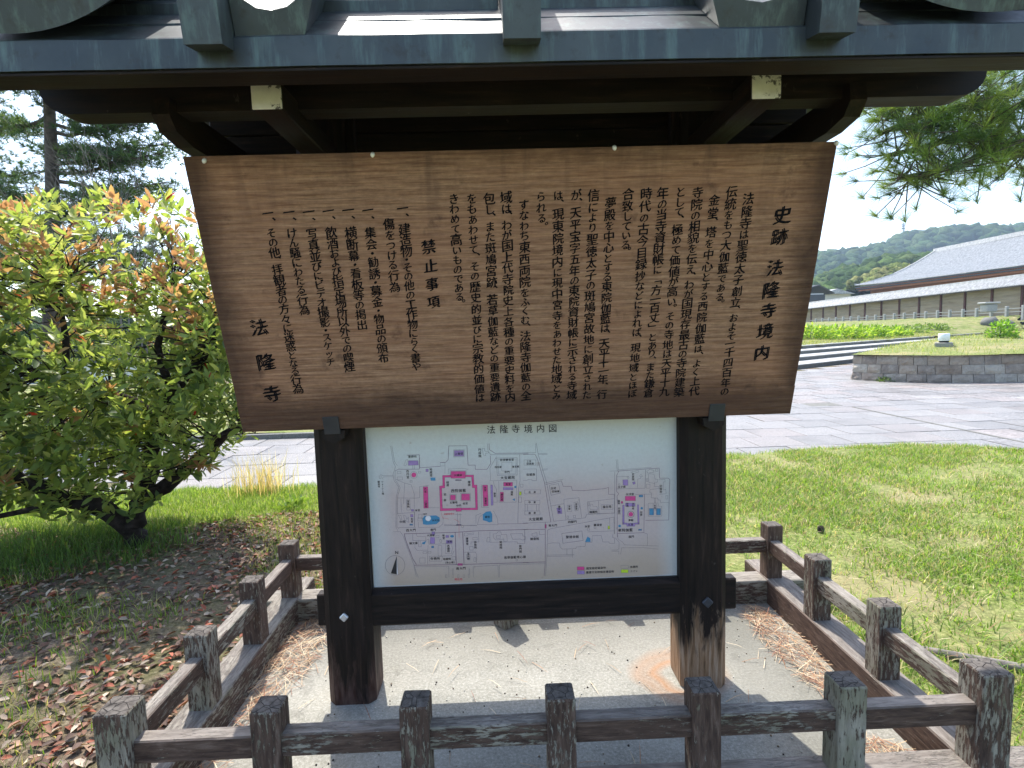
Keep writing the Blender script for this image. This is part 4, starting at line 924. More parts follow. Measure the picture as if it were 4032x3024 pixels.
# east half
line(M2, [(0, 515), (160, 512), (195, 580), (290, 900), (375, 1435)], 3.6, 'm_wall'); line(M2, [(178, 360), (205, 520), (320, 900), (415, 1425)], 3); line(M2, [(165, 370), (172, 490), (0, 495)]); line(M2, [(205, 502), (330, 502)]); line(M2, [(210, 516), (330, 516)]); line(M2, [(255, 718), (330, 708)]); line(M2, [(258, 734), (330, 722)])
line(M2, [(290, 905), (550, 850)]); line(M2, [(305, 925), (520, 875), (545, 950), (655, 950), (668, 1005), (820, 1008), (1110, 980), (1160, 965), (1162, 1058), (1240, 1058)], 3.2, 'm_wall'); rect(M2, 12, 590, 172, 662); line(M2, [(0, 715), (180, 712), (182, 870), (120, 870), (115, 858), (60, 860), (50, 872), (0, 872)], 2.6)
line(M2, [(355, 935), (480, 912), (508, 1040), (380, 1072)], 3, 'm_line', True); rect(M2, 20, 998, 235, 1052); rect(M2, 22, 1140, 228, 1195); rect(M2, 22, 1285, 228, 1338); line(M2, [(60, 1200), (60, 1280)]); line(M2, [(182, 1200), (182, 1280)]); line(M2, [(25, 1195), (25, 1285)]); line(M2, [(215, 1195), (215, 1285)])
line(M2, [(375, 1218), (555, 1185), (582, 1400)], 2.8); line(M2, [(555, 1185), (555, 1125), (760, 1105), (795, 1375)], 2.8); line(M2, [(872, 1160), (1235, 1118)], 2.8); line(M2, [(872, 1160), (888, 1330), (1240, 1312), (1240, 1060)], 3); line(M2, [(1025, 1150), (1032, 1325)]); line(M2, [(415, 1425), (845, 1378), (865, 1330), (1240, 1312)], 3.2); line(M2, [(0, 1450), (375, 1435)], 3)
fillp(M2, [(455, 1245), (520, 1240), (530, 1320), (472, 1325)], 'm_purple'); rect(M2, 600, 1205, 660, 1290); line(M2, [(690, 1170), (740, 1160), (765, 1225), (745, 1280), (705, 1285)], 2.6, 'm_line', True); rect(M2, 598, 1352, 616, 1388); rect(M2, 682, 1345, 712, 1375); rect(M2, 885, 1172, 902, 1212); line(M2, [(925, 1190), (945, 1195), (950, 1225), (1005, 1225), (1010, 1270), (915, 1265), (905, 1240)], 2.4, 'm_line', True); rect(M2, 1062, 1200, 1220, 1262)
line(M2, [(1265, 585), (1280, 740), (1178, 742)]); line(M2, [(1285, 585), (1295, 725), (1740, 692)]); line(M2, [(1285, 742), (1850, 700), (1855, 838), (1975, 838), (1995, 860), (1988, 1000), (1980, 1408), (1665, 1412)], 4, 'm_wall'); line(M2, [(1245, 755), (1245, 1600)], 2.8); line(M2, [(1300, 745), (1272, 800), (1272, 1020), (1300, 1050), (1278, 1080), (1280, 1640)], 3.4, 'm_wall')
line(M2, [(1275, 985), (1660, 975)], 3); line(M2, [(1665, 725), (1658, 970)], 4); line(M2, [(1272, 820), (1435, 815)]); fillp(M2, [(1355, 860), (1425, 858), (1425, 935), (1395, 938), (1358, 930)], 'm_purple'); circ(M2, 1427, 828, 13); circ(M2, 1305, 925, 12); fillp(M2, [(1485, 895), (1522, 885), (1525, 915), (1500, 925)], 'm_purple'); line(M2, [(1460, 755), (1565, 735), (1568, 755), (1500, 775)], 2.4, 'm_line', True); line(M2, [(1585, 800), (1605, 785), (1622, 815), (1590, 820)], 2.4, 'm_line', True); line(M2, [(1560, 850), (1600, 840), (1600, 820)]); line(M2, [(1560, 850), (1555, 965)])
line(M2, [(1680, 745), (1720, 720), (1775, 730), (1780, 755), (1720, 765), (1722, 780), (1780, 785), (1795, 850), (1830, 855), (1830, 890), (1790, 895), (1785, 910), (1710, 895), (1700, 770)], 2.6, 'm_line', True); rect(M2, 1800, 715, 1832, 745); rect(M2, 1678, 845, 1695, 885); rect(M2, 1676, 920, 1725, 975); line(M2, [(1790, 905), (1780, 950), (1850, 955), (1850, 980), (1725, 992), (1722, 1035), (1750, 1040), (1740, 1105), (1830, 1110), (1835, 1135), (1865, 1135), (1870, 1172), (1980, 1168)], 2.6); line(M2, [(1845, 860), (1930, 855), (1930, 890), (1905, 890), (1905, 1000), (1940, 990), (1945, 1050), (1850, 1058)], 2.6); rect(M2, 1940, 1075, 1965, 1122)
rect(M2, 1388, 1083, 1528, 1145, 'm_pink'); rect(M2, 1332, 1152, 1355, 1182, 'm_pink'); rect(M2, 1390, 1178, 1522, 1222, 'm_purple'); rect(M2, 1575, 1068, 1628, 1095, 'm_blue'); circ(M2, 1613, 1248, 17, 'm_blue')
for a_ in ([(1352, 1205), (1375, 1205), (1375, 1445), (1352, 1465)], [(1552, 1200), (1572, 1200), (1580, 1465), (1558, 1445)], [(1352, 1448), (1408, 1446), (1408, 1468), (1352, 1468)], [(1520, 1446), (1575, 1444), (1575, 1466), (1520, 1468)], [(1408, 1452), (1522, 1450), (1522, 1492), (1408, 1494)]): fillp(M2, a_, 'm_purple')
circ(M2, 1465, 1330, 44, None, 16, 4); circ(M2, 1465, 1330, 31, 'm_pink'); circ(M2, 1312, 1490, 18, 'm_blue'); rect(M2, 1568, 1532, 1612, 1550, 'm_blue'); line(M2, [(1650, 1060), (1642, 1580), (1280, 1592)], 3.6, 'm_wall'); line(M2, [(1525, 1060), (1750, 1055)], 2.6)
line(M2, [(1700, 1180), (1835, 1175), (1840, 1220), (1885, 1222), (1885, 1355), (1702, 1358)], 2.8, 'm_line', True); rect(M2, 1716, 1250, 1776, 1340, 'm_blue'); rect(M2, 1812, 1250, 1870, 1338, 'm_blue'); rect(M2, 1768, 1190, 1818, 1272); rect(M2, 1785, 1110, 1798, 1172)
line(M5, [(335, 620), (330, 440), (375, 420), (1235, 262), (1238, 490)], 2.8); line(M5, [(300, 330), (300, 880), (285, 1060)], 4, 'm_wall'); line(M5, [(0, 430), (300, 428)], 4, 'm_wall'); line(M5, [(0, 880), (298, 872)], 5, 'm_wall'); line(M5, [(0, 902), (298, 895)]); line(M5, [(328, 625), (322, 800), (305, 1065)]); line(M5, [(325, 780), (695, 772)]); line(M5, [(325, 798), (680, 790)]); rect(M5, 295, 362, 315, 412, 'm_pink')
line(M5, [(525, 485), (798, 450), (815, 580), (540, 618)], 3.4, 'm_line', True); line(M5, [(335, 625), (400, 612), (498, 615), (500, 665), (530, 697), (720, 690), (722, 668), (842, 660), (850, 605), (935, 605), (940, 515), (1060, 512), (1085, 600), (1165, 600), (1175, 620), (1245, 618), (1240, 545), (1218, 540), (1220, 495)], 2.8); fillp(M5, [(875, 528), (912, 548), (915, 600), (842, 600)], 'm_blue', False); line(M5, [(880, 462), (1235, 450)]); rect(M5, 1152, 382, 1178, 425, 'm_green'); line(M5, [(1175, 275), (1180, 380)]); rect(M5, 872, 412, 900, 442); rect(M5, 965, 398, 990, 420)
line(M5, [(1255, 545), (1305, 605), (1302, 690), (1280, 710), (1205, 712)]); line(M5, [(1285, 500), (1290, 560), (1350, 600), (1380, 640), (1840, 655)]); line(M5, [(1340, 680), (1640, 678), (1835, 698)]); line(M5, [(1340, 680), (1325, 770)]); line(M5, [(1205, 728), (1300, 726), (1302, 770)]); line(M5, [(1645, 475), (1690, 492), (1690, 650)]); line(M5, [(595, 700), (595, 770)]); line(M5, [(668, 700), (668, 815)]); line(M5, [(120, 485), (185, 475), (190, 520), (150, 535), (120, 515)], 2.6, 'm_line', True); line(M5, [(218, 450), (222, 500), (290, 498)]); line(M5, [(18, 430), (22, 620)])
rect(M5, 735, 937, 830, 982, 'm_pink'); rect(M5, 735, 993, 833, 1038, 'm_purple'); rect(M5, 1330, 918, 1430, 960); rect(M5, 1332, 975, 1430, 1020, 'm_green')
for k, b in layers.items(): tag(b.build('map_print', MAT[k], panel), kind='stuff')
# map lettering (position of the middle of the word, height in crop pixels)
def lab(T, x, y, t, h, vert=False, k='m_black', off=.01):
    q = at(*T(x, y), 1, .757)-PO; s = h/3.456/FPX*2.66; n = len(t); pl_ = []
    for i in range(n):
        o = (i-(n-1)/2)*s*1.06; pl_.append((q[0], q[2]-o, s, t[i] == 'ー') if vert else (q[0]+o, q[2]+o*.0, s, False))
    LB.setdefault(k, []).append((t, pl_))
LB = {}
lab(M1, 2040, 178, '法隆寺境内図', 122, off=.0)
LB['m_black'] = []
q = [M1(1705, 180), M1(1880, 172), M1(2040, 168), M2(68, 168), M2(235, 162), M2(400, 160)]
write('法隆寺境内図', [(*(lambda w: (w[0], w[2]))(at(*t, 1, .757)-PO), 122/3.456/FPX*2.66, False) for t in q], 'map_title', MAT['m_black'], panel, .0012, .02, False)
for T, x, y, t, h, v in [(M1, 635, 545, '薬師坊', 36, 0), (M1, 572, 785, '西円堂', 38, 1), (M1, 888, 760, '地蔵堂', 38, 1), (M1, 1268, 505, '上御堂', 36, 0), (M1, 1552, 495, '円成院', 40, 1), (M1, 1920, 588, '百済観音堂', 36, 0), (M1, 1800, 688, '西宝蔵', 30, 0), (M1, 2040, 682, '東宝蔵', 30, 0),
 (M1, 1922, 755, '中門', 34, 0), (M1, 1930, 832, '大宝蔵院', 46, 0), (M1, 1255, 797, '大講堂', 36, 0), (M1, 1115, 915, '経蔵', 36, 1), (M1, 1408, 910, '鐘楼', 36, 1), (M1, 1262, 1008, '西院伽藍', 48, 0), (M1, 1078, 1060, '回', 34, 1), (M1, 1078, 1138, '廊', 34, 1), (M1, 1195, 1170, '五重塔', 34, 0), (M1, 1355, 1182, '金堂', 34, 0), (M1, 1265, 1212, '中門', 34, 0),
 (M1, 812, 1005, '西室', 32, 1), (M1, 822, 1190, '三経院', 32, 1), (M1, 1625, 985, '東室', 32, 1), (M1, 1632, 1150, '聖霊院', 32, 1), (M1, 1755, 1065, '妻室', 32, 1), (M1, 1937, 922, '食堂', 36, 0), (M1, 1988, 1045, '細殿', 32, 1), (M1, 1852, 1095, '綱封蔵', 32, 1), (M1, 230, 970, 'ウォーナー塔', 30, 1), (M1, 178, 920, '鵤嶺塔', 30, 1),
 (M1, 578, 1190, '宝珠院', 34, 1), (M1, 705, 1275, '本堂', 34, 0), (M1, 628, 1410, '本堂', 34, 1), (M1, 500, 1432, '中院', 40, 0), (M1, 805, 1326, '休憩所', 20, 0), (M1, 952, 1412, '弁天池', 30, 0), (M1, 1655, 1365, '鏡池', 32, 0), (M1, 615, 1546, '西大門', 42, 0), (M1, 918, 1540, '唐門', 36, 0),
 (M3, 885, 510, '大湯屋', 34, 0), (M3, 1060, 530, '新堂', 34, 1), (M3, 1142, 597, '客殿', 32, 0), (M3, 650, 617, '鵤文庫', 36, 0), (M3, 1125, 690, '西園院', 34, 1), (M3, 945, 826, '寺務所', 42, 0), (M3, 1105, 832, '地蔵院', 34, 0), (M3, 1145, 880, '（洗心寮）', 32, 0), (M3, 1380, 590, '護摩堂', 34, 1), (M3, 1492, 640, '弥勒院', 34, 1), (M3, 1397, 795, '宝光院', 34, 1), (M3, 1838, 640, '実相院', 36, 1), (M3, 2105, 695, '普門院', 36, 1), (M3, 2030, 808, '若草伽藍塔心礎', 40, 0), (M3, 1295, 960, '南大門', 42, 0), (M3, 428, 742, 'N', 60, 0),
 (M2, 78, 610, '工芸', 30, 0), (M2, 95, 642, '収納庫', 32, 0), (M2, 102, 790, '収蔵庫', 38, 0), (M2, 122, 1028, '北　倉', 32, 0), (M2, 122, 1166, '中　倉', 32, 0), (M2, 122, 1312, '南　倉', 32, 0), (M2, 170, 1395, '大宝蔵殿', 46, 0), (M2, 410, 975, '古材', 36, 0), (M2, 440, 1018, '収納庫', 34, 0), (M2, 490, 1262, '律学院', 34, 1), (M2, 628, 1240, '本堂', 32, 1), (M2, 722, 1225, '宗源寺', 30, 1),
 (M2, 955, 1298, '福園院', 36, 0), (M2, 1140, 1228, '福生院', 38, 0), (M2, 668, 1432, '四脚門', 38, 0), (M2, 402, 1482, '東大門', 38, 0), (M2, 1495, 820, '北室院', 34, 1), (M2, 1340, 958, '太子殿', 34, 0), (M2, 1872, 985, '中宮寺', 38, 1), (M2, 1452, 1056, '伝法堂', 36, 0), (M2, 1300, 1165, '鐘楼', 30, 1), (M2, 1418, 1200, '絵殿', 30, 1), (M2, 1495, 1220, '舎利殿', 30, 1), (M2, 1305, 1285, '四脚門', 32, 1), (M2, 1605, 1320, '回廊', 32, 1), (M2, 1465, 1410, '夢殿', 34, 0), (M2, 1462, 1470, '礼堂', 34, 0), (M2, 1390, 1545, '東院伽藍', 48, 0), (M2, 1792, 1230, '本堂', 30, 1), (M2, 1470, 1635, '南門', 38, 0), (M2, 872, 1495, '本堂', 34, 0), (M2, 1015, 1475, '羅漢堂', 36, 0),
 (M5, 668, 530, '聖徳会館', 42, 0), (M5, 155, 558, '観音院', 38, 0), (M5, 990, 955, '国宝指定建造物', 36, 0), (M5, 1045, 1008, '重要文化財指定建造物', 36, 0), (M5, 1508, 940, '休憩所', 36, 0), (M5, 1508, 995, 'トイレ', 34, 0)]:
    lab(T, x, y, t, h*1.04, bool(v))
lab(M3, 1135, 220, '拝観券受付', 28, False, 'm_red'); lab(M3, 1262, 1108, '現在地', 36, False, 'm_red')
for k, L in LB.items():
    write(''.join(t for t, _ in L), [p_ for _, pl_ in L for p_ in pl_], 'map_lettering', MAT[k], panel, .0013, .03, False)['kind'] = 'stuff'
bpy.data.objects.remove(fo)
# ================================================================ vegetation and small things
def rot_to(d, roll):
    """(n,3,3) matrices whose local x runs along d"""
    d = d/np.linalg.norm(d, axis=1, keepdims=True); h = np.tile([0., 0, 1], (len(d), 1)); h[np.abs(d[:, 2]) > .97] = [1, 0, 0]
    y = np.cross(h, d); y /= np.linalg.norm(y, axis=1, keepdims=True); z = np.cross(d, y)
    c, s = np.cos(roll)[:, None], np.sin(roll)[:, None]; y2 = y*c+z*s; z2 = -y*s+z*c
    return np.stack([d, y2, z2], 2)
def scatter(shape_v, shape_f, P, Rm, scale, col, name, m, parent=None, jitter=0.):
    """joins many small copies of one shape into one mesh"""
    n = len(P); k = len(shape_v); V = np.einsum('nij,kj->nki', Rm, shape_v)*np.reshape(scale, (-1, 1, 1))+P[:, None, :]
    F = (shape_f[None]+(np.arange(n)*k)[:, None, None]).reshape(-1, shape_f.shape[1]); Cc = np.repeat(col, k, 0)
    return link(name, np_mesh(name, V.reshape(-1, 3), F, m, Cc), parent)
# ---- grass blades
def blades(name, P, h0, h1, wd, cols, w=None, lean=.45, m='grass'):
    n = len(P); r = rng; a = r.uniform(0, 2*np.pi, n); L = r.uniform(h0, h1, n); ln = r.uniform(.05, lean, n)*L*1.3
    side = np.c_[np.cos(a), np.sin(a), np.zeros(n)]*(wd*r.uniform(.7, 1.3, n))[:, None]; b = a+r.uniform(.9, 2.2, n); dirn = np.c_[np.cos(b), np.sin(b), np.zeros(n)]
    mid = P+dirn*(ln*.35)[:, None]+np.c_[np.zeros((n, 2)), L*.55]; tip = P+dirn*ln[:, None]+np.c_[np.zeros((n, 2)), L]
    V = np.stack([P-side, P+side, mid+side*.8, mid-side*.8, tip], 1).reshape(-1, 3); i = np.arange(n)*5
    F = np.concatenate([np.c_[i, i+1, i+2], np.c_[i, i+2, i+3], np.c_[i+3, i+2, i+4]])
    c = np.array(cols)[r.integers(len(cols), size=n)]*r.uniform(.75, 1.25, (n, 1)); return link(name, np_mesh(name, V, F, MAT[m], np.repeat(c, 5, 0)))
GC_ = [(.12, .22, .025), (.19, .30, .04), (.08, .14, .025), (.28, .36, .06), (.48, .42, .22), (.36, .28, .15), (.10, .19, .02), (.22, .34, .04), (.16, .28, .03)]
def ground_pts(n, x0, x1, y0, y1, keep, dens=None):
    x = rng.uniform(x0, x1, n); y = y0+(y1-y0)*rng.uniform(0, 1, n)**1.15; ok = keep(x, y); x, y = x[ok], y[ok]
    if dens is not None: ok = rng.uniform(0, 1, len(x)) < dens(x, y); x, y = x[ok], y[ok]
    return np.c_[x, y, hz(x, y)-.004]
dn = lambda x, y: .10+1.1*np.clip((vnoise(x, y, 1.6, 9)*.6+vnoise(x, y, 4.5, 12)*.4-.30)*2.4, 0, 1)
inV = lambda x, y: (y < near_edge(x)+.03) & (x > 1.66) & (x < 2.3+(y+1.9)*.95)
o = blades('lawn_grass', ground_pts(210000, 1.65, 8.6, -.6, 6.3, inV, dn), .022, .075, .0032, GC_, lean=1.5); tag(o, 'short patchy green and straw lawn to the right of the notice shelter', 'grass', kind='stuff')
inL = lambda x, y: (y < near_edge(x)+.03) & (y > 3.5+.25*np.sin(x*2)) & (x < -.6)
o = blades('lawn_grass', ground_pts(52000, -8, -.6, 3.2, 5.15, inL), .03, .085, .0026, [(.15, .25, .03), (.22, .33, .05), (.11, .19, .03), (.30, .36, .08)], lean=.8); tag(o, 'bright green grass between the bush and the paved path', 'grass', kind='stuff')
inW = lambda x, y: (x < -1.68) | (y > 1.95)
sp = lambda x, y: np.clip((vnoise(x, y, 1.5, 3)-.42)*3.0, 0, 1)**1.2
o = blades('weedy_grass', ground_pts(80000, -7.5, .9, -1.0, 3.7, inW, sp), .03, .10, .0028, [(.09, .17, .02), (.15, .24, .03), (.20, .26, .05), (.34, .30, .15)], lean=.9); tag(o, 'sparse weeds and tufts growing through the leaf litter on the left', 'grass', kind='stuff')
shd = lambda x, y: np.clip(1-((x+4.3)**2/2.2+(y-3.0)**2/.5), 0, 1)
o = blades('bush_foot_grass', ground_pts(20000, -6.5, -2.6, 2.2, 3.9, inW, shd), .06, .17, .003, [(.08, .15, .03), (.12, .20, .04), (.06, .11, .02)], lean=.9); tag(o, 'taller dark green grass round the foot of the bush', 'grass', kind='stuff')
xm = rng.uniform(10.7, 30, 16000); ym = rng.uniform(13.3, 30, 16000)
def in_poly(x, y):
    c = np.zeros(len(x), bool); n = len(poly)
    for i in range(n):
        (x1, y1), (x2, y2) = poly[i], poly[(i+1) % n]; cond = ((y1 > y) != (y2 > y)); c ^= cond & (x < (x2-x1)*(y-y1)/(y2-y1+1e-9)+x1)
    return c
VM = np.array(V[:nD*(m+1)])
def mz(x, y):
    out = np.empty(len(x))
    for i in range(0, len(x), 500):
        d = (VM[None, :, 0]-x[i:i+500, None])**2+(VM[None, :, 1]-y[i:i+500, None])**2; out[i:i+500] = VM[d.argmin(1), 2]
    return out
ok = in_poly(xm, ym); xm, ym = xm[ok], ym[ok]
o = blades('bank_grass', np.c_[xm, ym, mz(xm, ym)-.02], .05, .17, .007, [(.22, .28, .06), (.30, .33, .09), (.40, .36, .17), (.16, .22, .05)], lean=.8); tag(o, 'rough yellow-green grass on the bank behind the retaining wall', 'grass', kind='stuff')
ro = rng.uniform(0, 1, 9000); s = rng.uniform(-2, 30, 9000); q = p0+dS*s[:, None]+nS*(3.7+ro*5)[:, None]
o = blades('terrace_grass', np.c_[q, terr(q[:, 0], q[:, 1])-.02], .06, .16, .012, [(.24, .29, .07), (.34, .34, .12)], lean=.7); tag(o, 'thin yellowish grass along the top of the steps', 'grass', kind='stuff')

# ---- leafy clumps: bright shrubs on the terrace
LV = np.array([(0, 0, 0), (.33, .19, .05), (.33, -.19, .05), (.72, .15, .03), (.72, -.15, .03), (1, 0, -.04), (.36, 0, -.01), (.72, 0, -.02)]); LF = np.array([(0, 6, 1, 0), (0, 2, 6, 0), (1, 6, 7, 3), (6, 2, 4, 7), (3, 7, 5, 3), (7, 4, 5, 7)])
LF = np.array([(0, 2, 6), (0, 6, 1), (1, 6, 7), (1, 7, 3), (6, 2, 4), (6, 4, 7), (3, 7, 5), (7, 4, 5)])
def clump(name, c, rad, n, sz, cols, label, cat, stem=True, m='leaf'):
    root = empty(name, tuple(c)); tag(root, label, cat)
    d = rng.normal(size=(n, 3)); d /= np.linalg.norm(d, axis=1, keepdims=True); d[:, 2] = np.abs(d[:, 2])*.9+.02
    P_ = d*np.array(rad)*rng.uniform(.45, 1.05, (n, 1)); col = np.array(cols)[rng.integers(len(cols), size=n)]*rng.uniform(.7, 1.25, (n, 1))
    dd = d+rng.normal(size=(n, 3))*.6; o = scatter(LV, LF, P_, rot_to(dd, rng.uniform(0, 6.28, n)), rng.uniform(.7, 1.3, n)*sz, col, 'foliage', MAT[m], root)
    if stem:
        b = MB()
        for k in range(7): e = P_[k]*.8; b.tube([(0, 0, -.05), tuple(e*.5+[0, 0, .05]), tuple(e)], [.02, .014, .006], 4)
        b.build('stem', MAT['twig'], root)
    return root
BG = [(.20, .34, .03), (.28, .42, .045), (.14, .25, .03), (.36, .46, .07)]
names = ['leftmost of the bright green shrubs on the terrace, next to the board edge', 'bright green shrub, second from the board edge along the terrace', 'broad bright green shrub in the middle of the terrace row', 'bright green shrub just right of the broad middle one', 'low bright shrub at the right end of the bright row', 'dull green low shrub beyond the end of the bright row', 'last small green shrub near the stone post fence']
for i, (x, y, rx, rz2) in enumerate([(17.6, 33.5, 1.6, 1.0), (20.0, 34.0, 1.7, .95), (22.8, 35.2, 2.0, .95), (25.4, 36.4, 1.6, .85), (28.0, 38.2, 1.5, .65), (31.5, 41.5, 1.8, .55), (35.5, 44, 2.0, .55)]):
    z = float(terr(np.array([x]), np.array([y]))[0]); g_ = clump('terrace_shrub', (x, y, z-.05), (rx, 1.1, rz2), 900 if i < 5 else 500, .24, BG if i < 5 else [(.12, .2, .04), (.17, .25, .06)], names[i], 'shrub'); g_['group'] = 'shrubs on the terrace'
clump('sapling', (17.2, 17.2, mz(np.array([17.2]), np.array([17.2]))[0]), (.42, .4, .62), 420, .13, [(.12, .24, .03), (.18, .32, .04)], 'small leafy green sapling standing on the grass bank', 'sapling')
q = at(2688+1350/1.6458, 1008+812/1.6458, 2, TZ); clump('wall_foot_weed', tuple(q), (.5, .22, .14), 260, .07, [(.09, .15, .03), (.14, .2, .05)], 'patch of weeds at the foot of the retaining wall, nearer the corner', 'weeds', False)
q = at(2688+2050/1.6458, 1008+800/1.6458, 2, TZ); clump('wall_foot_weed', tuple(q+[0, .1, 0]), (.35, .15, .3), 240, .08, [(.12, .18, .05), (.2, .22, .09)], 'upright weeds against the retaining wall near the right frame edge', 'weeds', False)

# ---- ground lamp, rocks
lx, ly = 14.35, 16.15; lz = float(mz(np.array([lx]), np.array([ly]))[0])
lamp = empty('ground_lamp', (lx, ly, lz), math.radians(-38)); tag(lamp, 'squat white cylindrical ground lamp on a grey concrete base in the grass bank', 'garden lamp')
MB().cbox(-.24, .24, -.24, .24, -.05, .11, .02).build('base', MAT['border'], lamp)
MB().tube([(0, 0, .112), (0, 0, .16)], .13, 16).build('collar', MAT['ink'], lamp)
MB().tube([(0, 0, .161), (0, 0, .17), (0, 0, .38), (0, 0, .40)], [.15, .158, .158, .145], 24).build('diffuser', MAT['lamp_glass'], lamp, True)
for i, (x, y, s, lb) in enumerate([(45.5, 49.5, .75, 'large grey garden rock in front of the stone post fence'), (46.7, 49.0, .55, 'smaller grey rock beside the large one at the fence end')]):
    r = np.random.default_rng(i); d = 1+r.uniform(-.18, .18, len(IV)); v = IV*d[:, None]*[s, s*.9, s*.85]; z = float(terr(np.array([x]), np.array([y]))[0])
    tag(link('garden_rock', np_mesh('garden_rock', v, IF, MAT['granite_dark'], np.ones((len(v), 3))*.3), None, (x, y, z+.2)), lb, 'rock')
sb = MB().cbox(-.55, .55, -.4, .4, 0, .75, .08).cbox(-.75, .75, -.5, .5, .76, .95, .06); tag(sb.build('stone_lantern_base', MAT['granite_pale'], None, loc=(46.2, 50.5, 2.35)), 'pale block of cut stone standing behind the garden rocks', 'stone block')

# ---- the photinia-like bush on the left
bush = empty('bush', (-3.45, 3.05, -.05)); tag(bush, 'big leafy bush with orange new shoots and a gnarled trunk left of the board', 'bush'); BOFF = np.array([-3.45, 3.05, -.05])
limbs = [[(-3.45, 3.05, -.1), (-3.48, 3.05, .12), (-3.40, 3.05, .35), (-3.15, 3.05, .52), (-2.88, 3.02, .72), (-2.62, 3.0, .92), (-2.42, 3.0, 1.02)],
         [(-3.40, 3.05, .3), (-3.30, 3.1, .62), (-3.22, 3.1, .95), (-3.12, 3.15, 1.3), (-3.2, 3.2, 1.75), (-3.05, 3.2, 2.25)],
         [(-3.22, 3.1, .95), (-3.30, 3.1, 1.20), (-3.55, 3.0, 1.35), (-3.85, 2.95, 1.42), (-4.3, 2.9, 1.7)],
         [(-3.48, 3.05, .1), (-3.68, 3.0, .34), (-4.0, 2.95, .48), (-4.35, 2.9, .72), (-4.7, 2.95, 1.05), (-4.8, 3.0, 1.6), (-4.6, 3.1, 2.2)],
         [(-4.2, 2.95, .60), (-4.05, 3.0, 1.0), (-3.95, 3.1, 1.6), (-4.0, 3.2, 2.3)], [(-3.48, 3.1, .1), (-3.6, 3.5, .6), (-3.5, 3.9, 1.3), (-3.3, 4.0, 2.0)],
         [(-4.35, 2.9, .72), (-5.0, 2.8, .75), (-5.6, 2.8, 1.0), (-5.9, 2.9, 1.6)], [(-3.12, 3.15, 1.3), (-2.8, 3.15, 1.6), (-2.55, 3.2, 2.0)], [(-3.9, 2.95, .42), (-4.3, 2.6, .40), (-4.9, 2.5, .45)]]
rads = [.095, .065, .045, .08, .05, .06, .045, .04, .03]; nodes = []; gn = random.Random(5)
for L, r0 in zip(limbs, rads):
    P_ = [Vector(L[0])]
    for a_, c_ in zip(L, L[1:]):
        for k in (1, 2, 3): P_.append(Vector(a_).lerp(Vector(c_), k/3)+Vector((gn.uniform(-1, 1), gn.uniform(-1, 1), gn.uniform(-1, 1)))*.018)
    rr = [max(.012, r0*(1-.72*i/len(P_)))*gn.uniform(.88, 1.15) for i in range(len(P_))]
    MB().tube([tuple(p-Vector(BOFF)) for p in P_], rr, 9).build('trunk' if r0 > .1 else 'limb', MAT['bark'], bush, True); nodes += [tuple(p) for p in P_[3:]]
nodes = np.array(nodes)
n = 2000; c0 = np.array([-3.95, 3.15, 1.62]); R3 = np.array([1.95, 1.25, 1.32]); W_ = []
while len(W_) < n:
    d = rng.normal(size=3); d /= np.linalg.norm(d); q = c0+d*R3*rng.uniform(.30, 1.03)**.6
    ph = math.atan2(q[1]-c0[1], q[0]-c0[0]); q[2] += .16*math.sin(ph*3+1)+.1*math.sin(q[0]*5)
    if q[2] < .16 or (q[2] < .60 and q[0] > -3.0) or (q[2] < .28 and q[0] > -3.9): continue
    if vnoise(q[0]*1.7, q[2]*1.7, 1., 6) < .17: continue
    if q[0] > -2.15: continue
    W_.append(q)
W_ = np.array(W_)
extra = np.array([*[at(dx*1.8228, (432+18*math.sin(dx*.05)+abs(dx-230)*.06)*1.8228, 1, 2.7+.3*math.sin(dx)) for dx in range(-60, 440, 16)], (at(240*1.8228, 430*1.8228, 1, 2.6)), at(60*1.8228, 455*1.8228, 1, 2.6), at(25*1.8228, 450*1.8228, 1, 2.5), at(330*1.8228, 490*1.8228, 1, 2.9), at(180*1.8228, 480*1.8228, 1, 2.7)])
W_ = np.r_[W_, extra]; tw = MB(); LP = []; LD = []; LS = []; LC = []
NEWC = [(.36, .20, .12), (.40, .26, .13), (.31, .16, .10)]; YG = [(.27, .34, .085), (.22, .29, .075), (.33, .36, .12)]; GR = [(.15, .21, .06), (.20, .27, .075), (.09, .14, .045), (.26, .31, .09)]
for k, w_ in enumerate(W_):
    i = np.argmin(((nodes-w_)**2).sum(1)+rng.uniform(0, .06, len(nodes))); a_ = nodes[i]; mid = (a_+w_)/2+rng.normal(size=3)*.05+[0, 0, -.05]
    if k % 3 == 0 and k < n: tw.tube([tuple(a_-BOFF), tuple(mid-BOFF), tuple(w_-BOFF)], [.009, .006, .0028], 4)
    ax = w_-mid; ax /= np.linalg.norm(ax); ax = ax+[0, 0, .55]; ax /= np.linalg.norm(ax); hgt = (w_[2]-1.9)/1.2
    top = rng.uniform() < np.clip((w_[2]-1.55)/1.1, .04, .95); newtip = top and rng.uniform() < .5
    for j in range(11):
        t = j/10; d = rng.normal(size=3); d -= ax*(d@ax); d /= np.linalg.norm(d); out = d*(1-.45*t)+ax*(.30+.75*t); back = (1-t)*.13
        LP.append(w_-ax*back); LD.append(out); LS.append(rng.uniform(.06, .135)*(1.0 if t < .8 else .8))
        if newtip and t > .28: c = NEWC[rng.integers(3)]
        elif top: c = YG[rng.integers(3)]
        else: c = GR[rng.integers(4)] if rng.uniform() < .7 else YG[rng.integers(3)]
        if rng.uniform() < .0015: c = (.5, .03, .03)
        LC.append(np.array(c)*rng.uniform(.8, 1.2))
tw.build('twig', MAT['bark'], bush)
LP, LD, LS, LC = map(np.array, (LP, LD, LS, LC)); dist = np.linalg.norm(LP-CAM, axis=1)
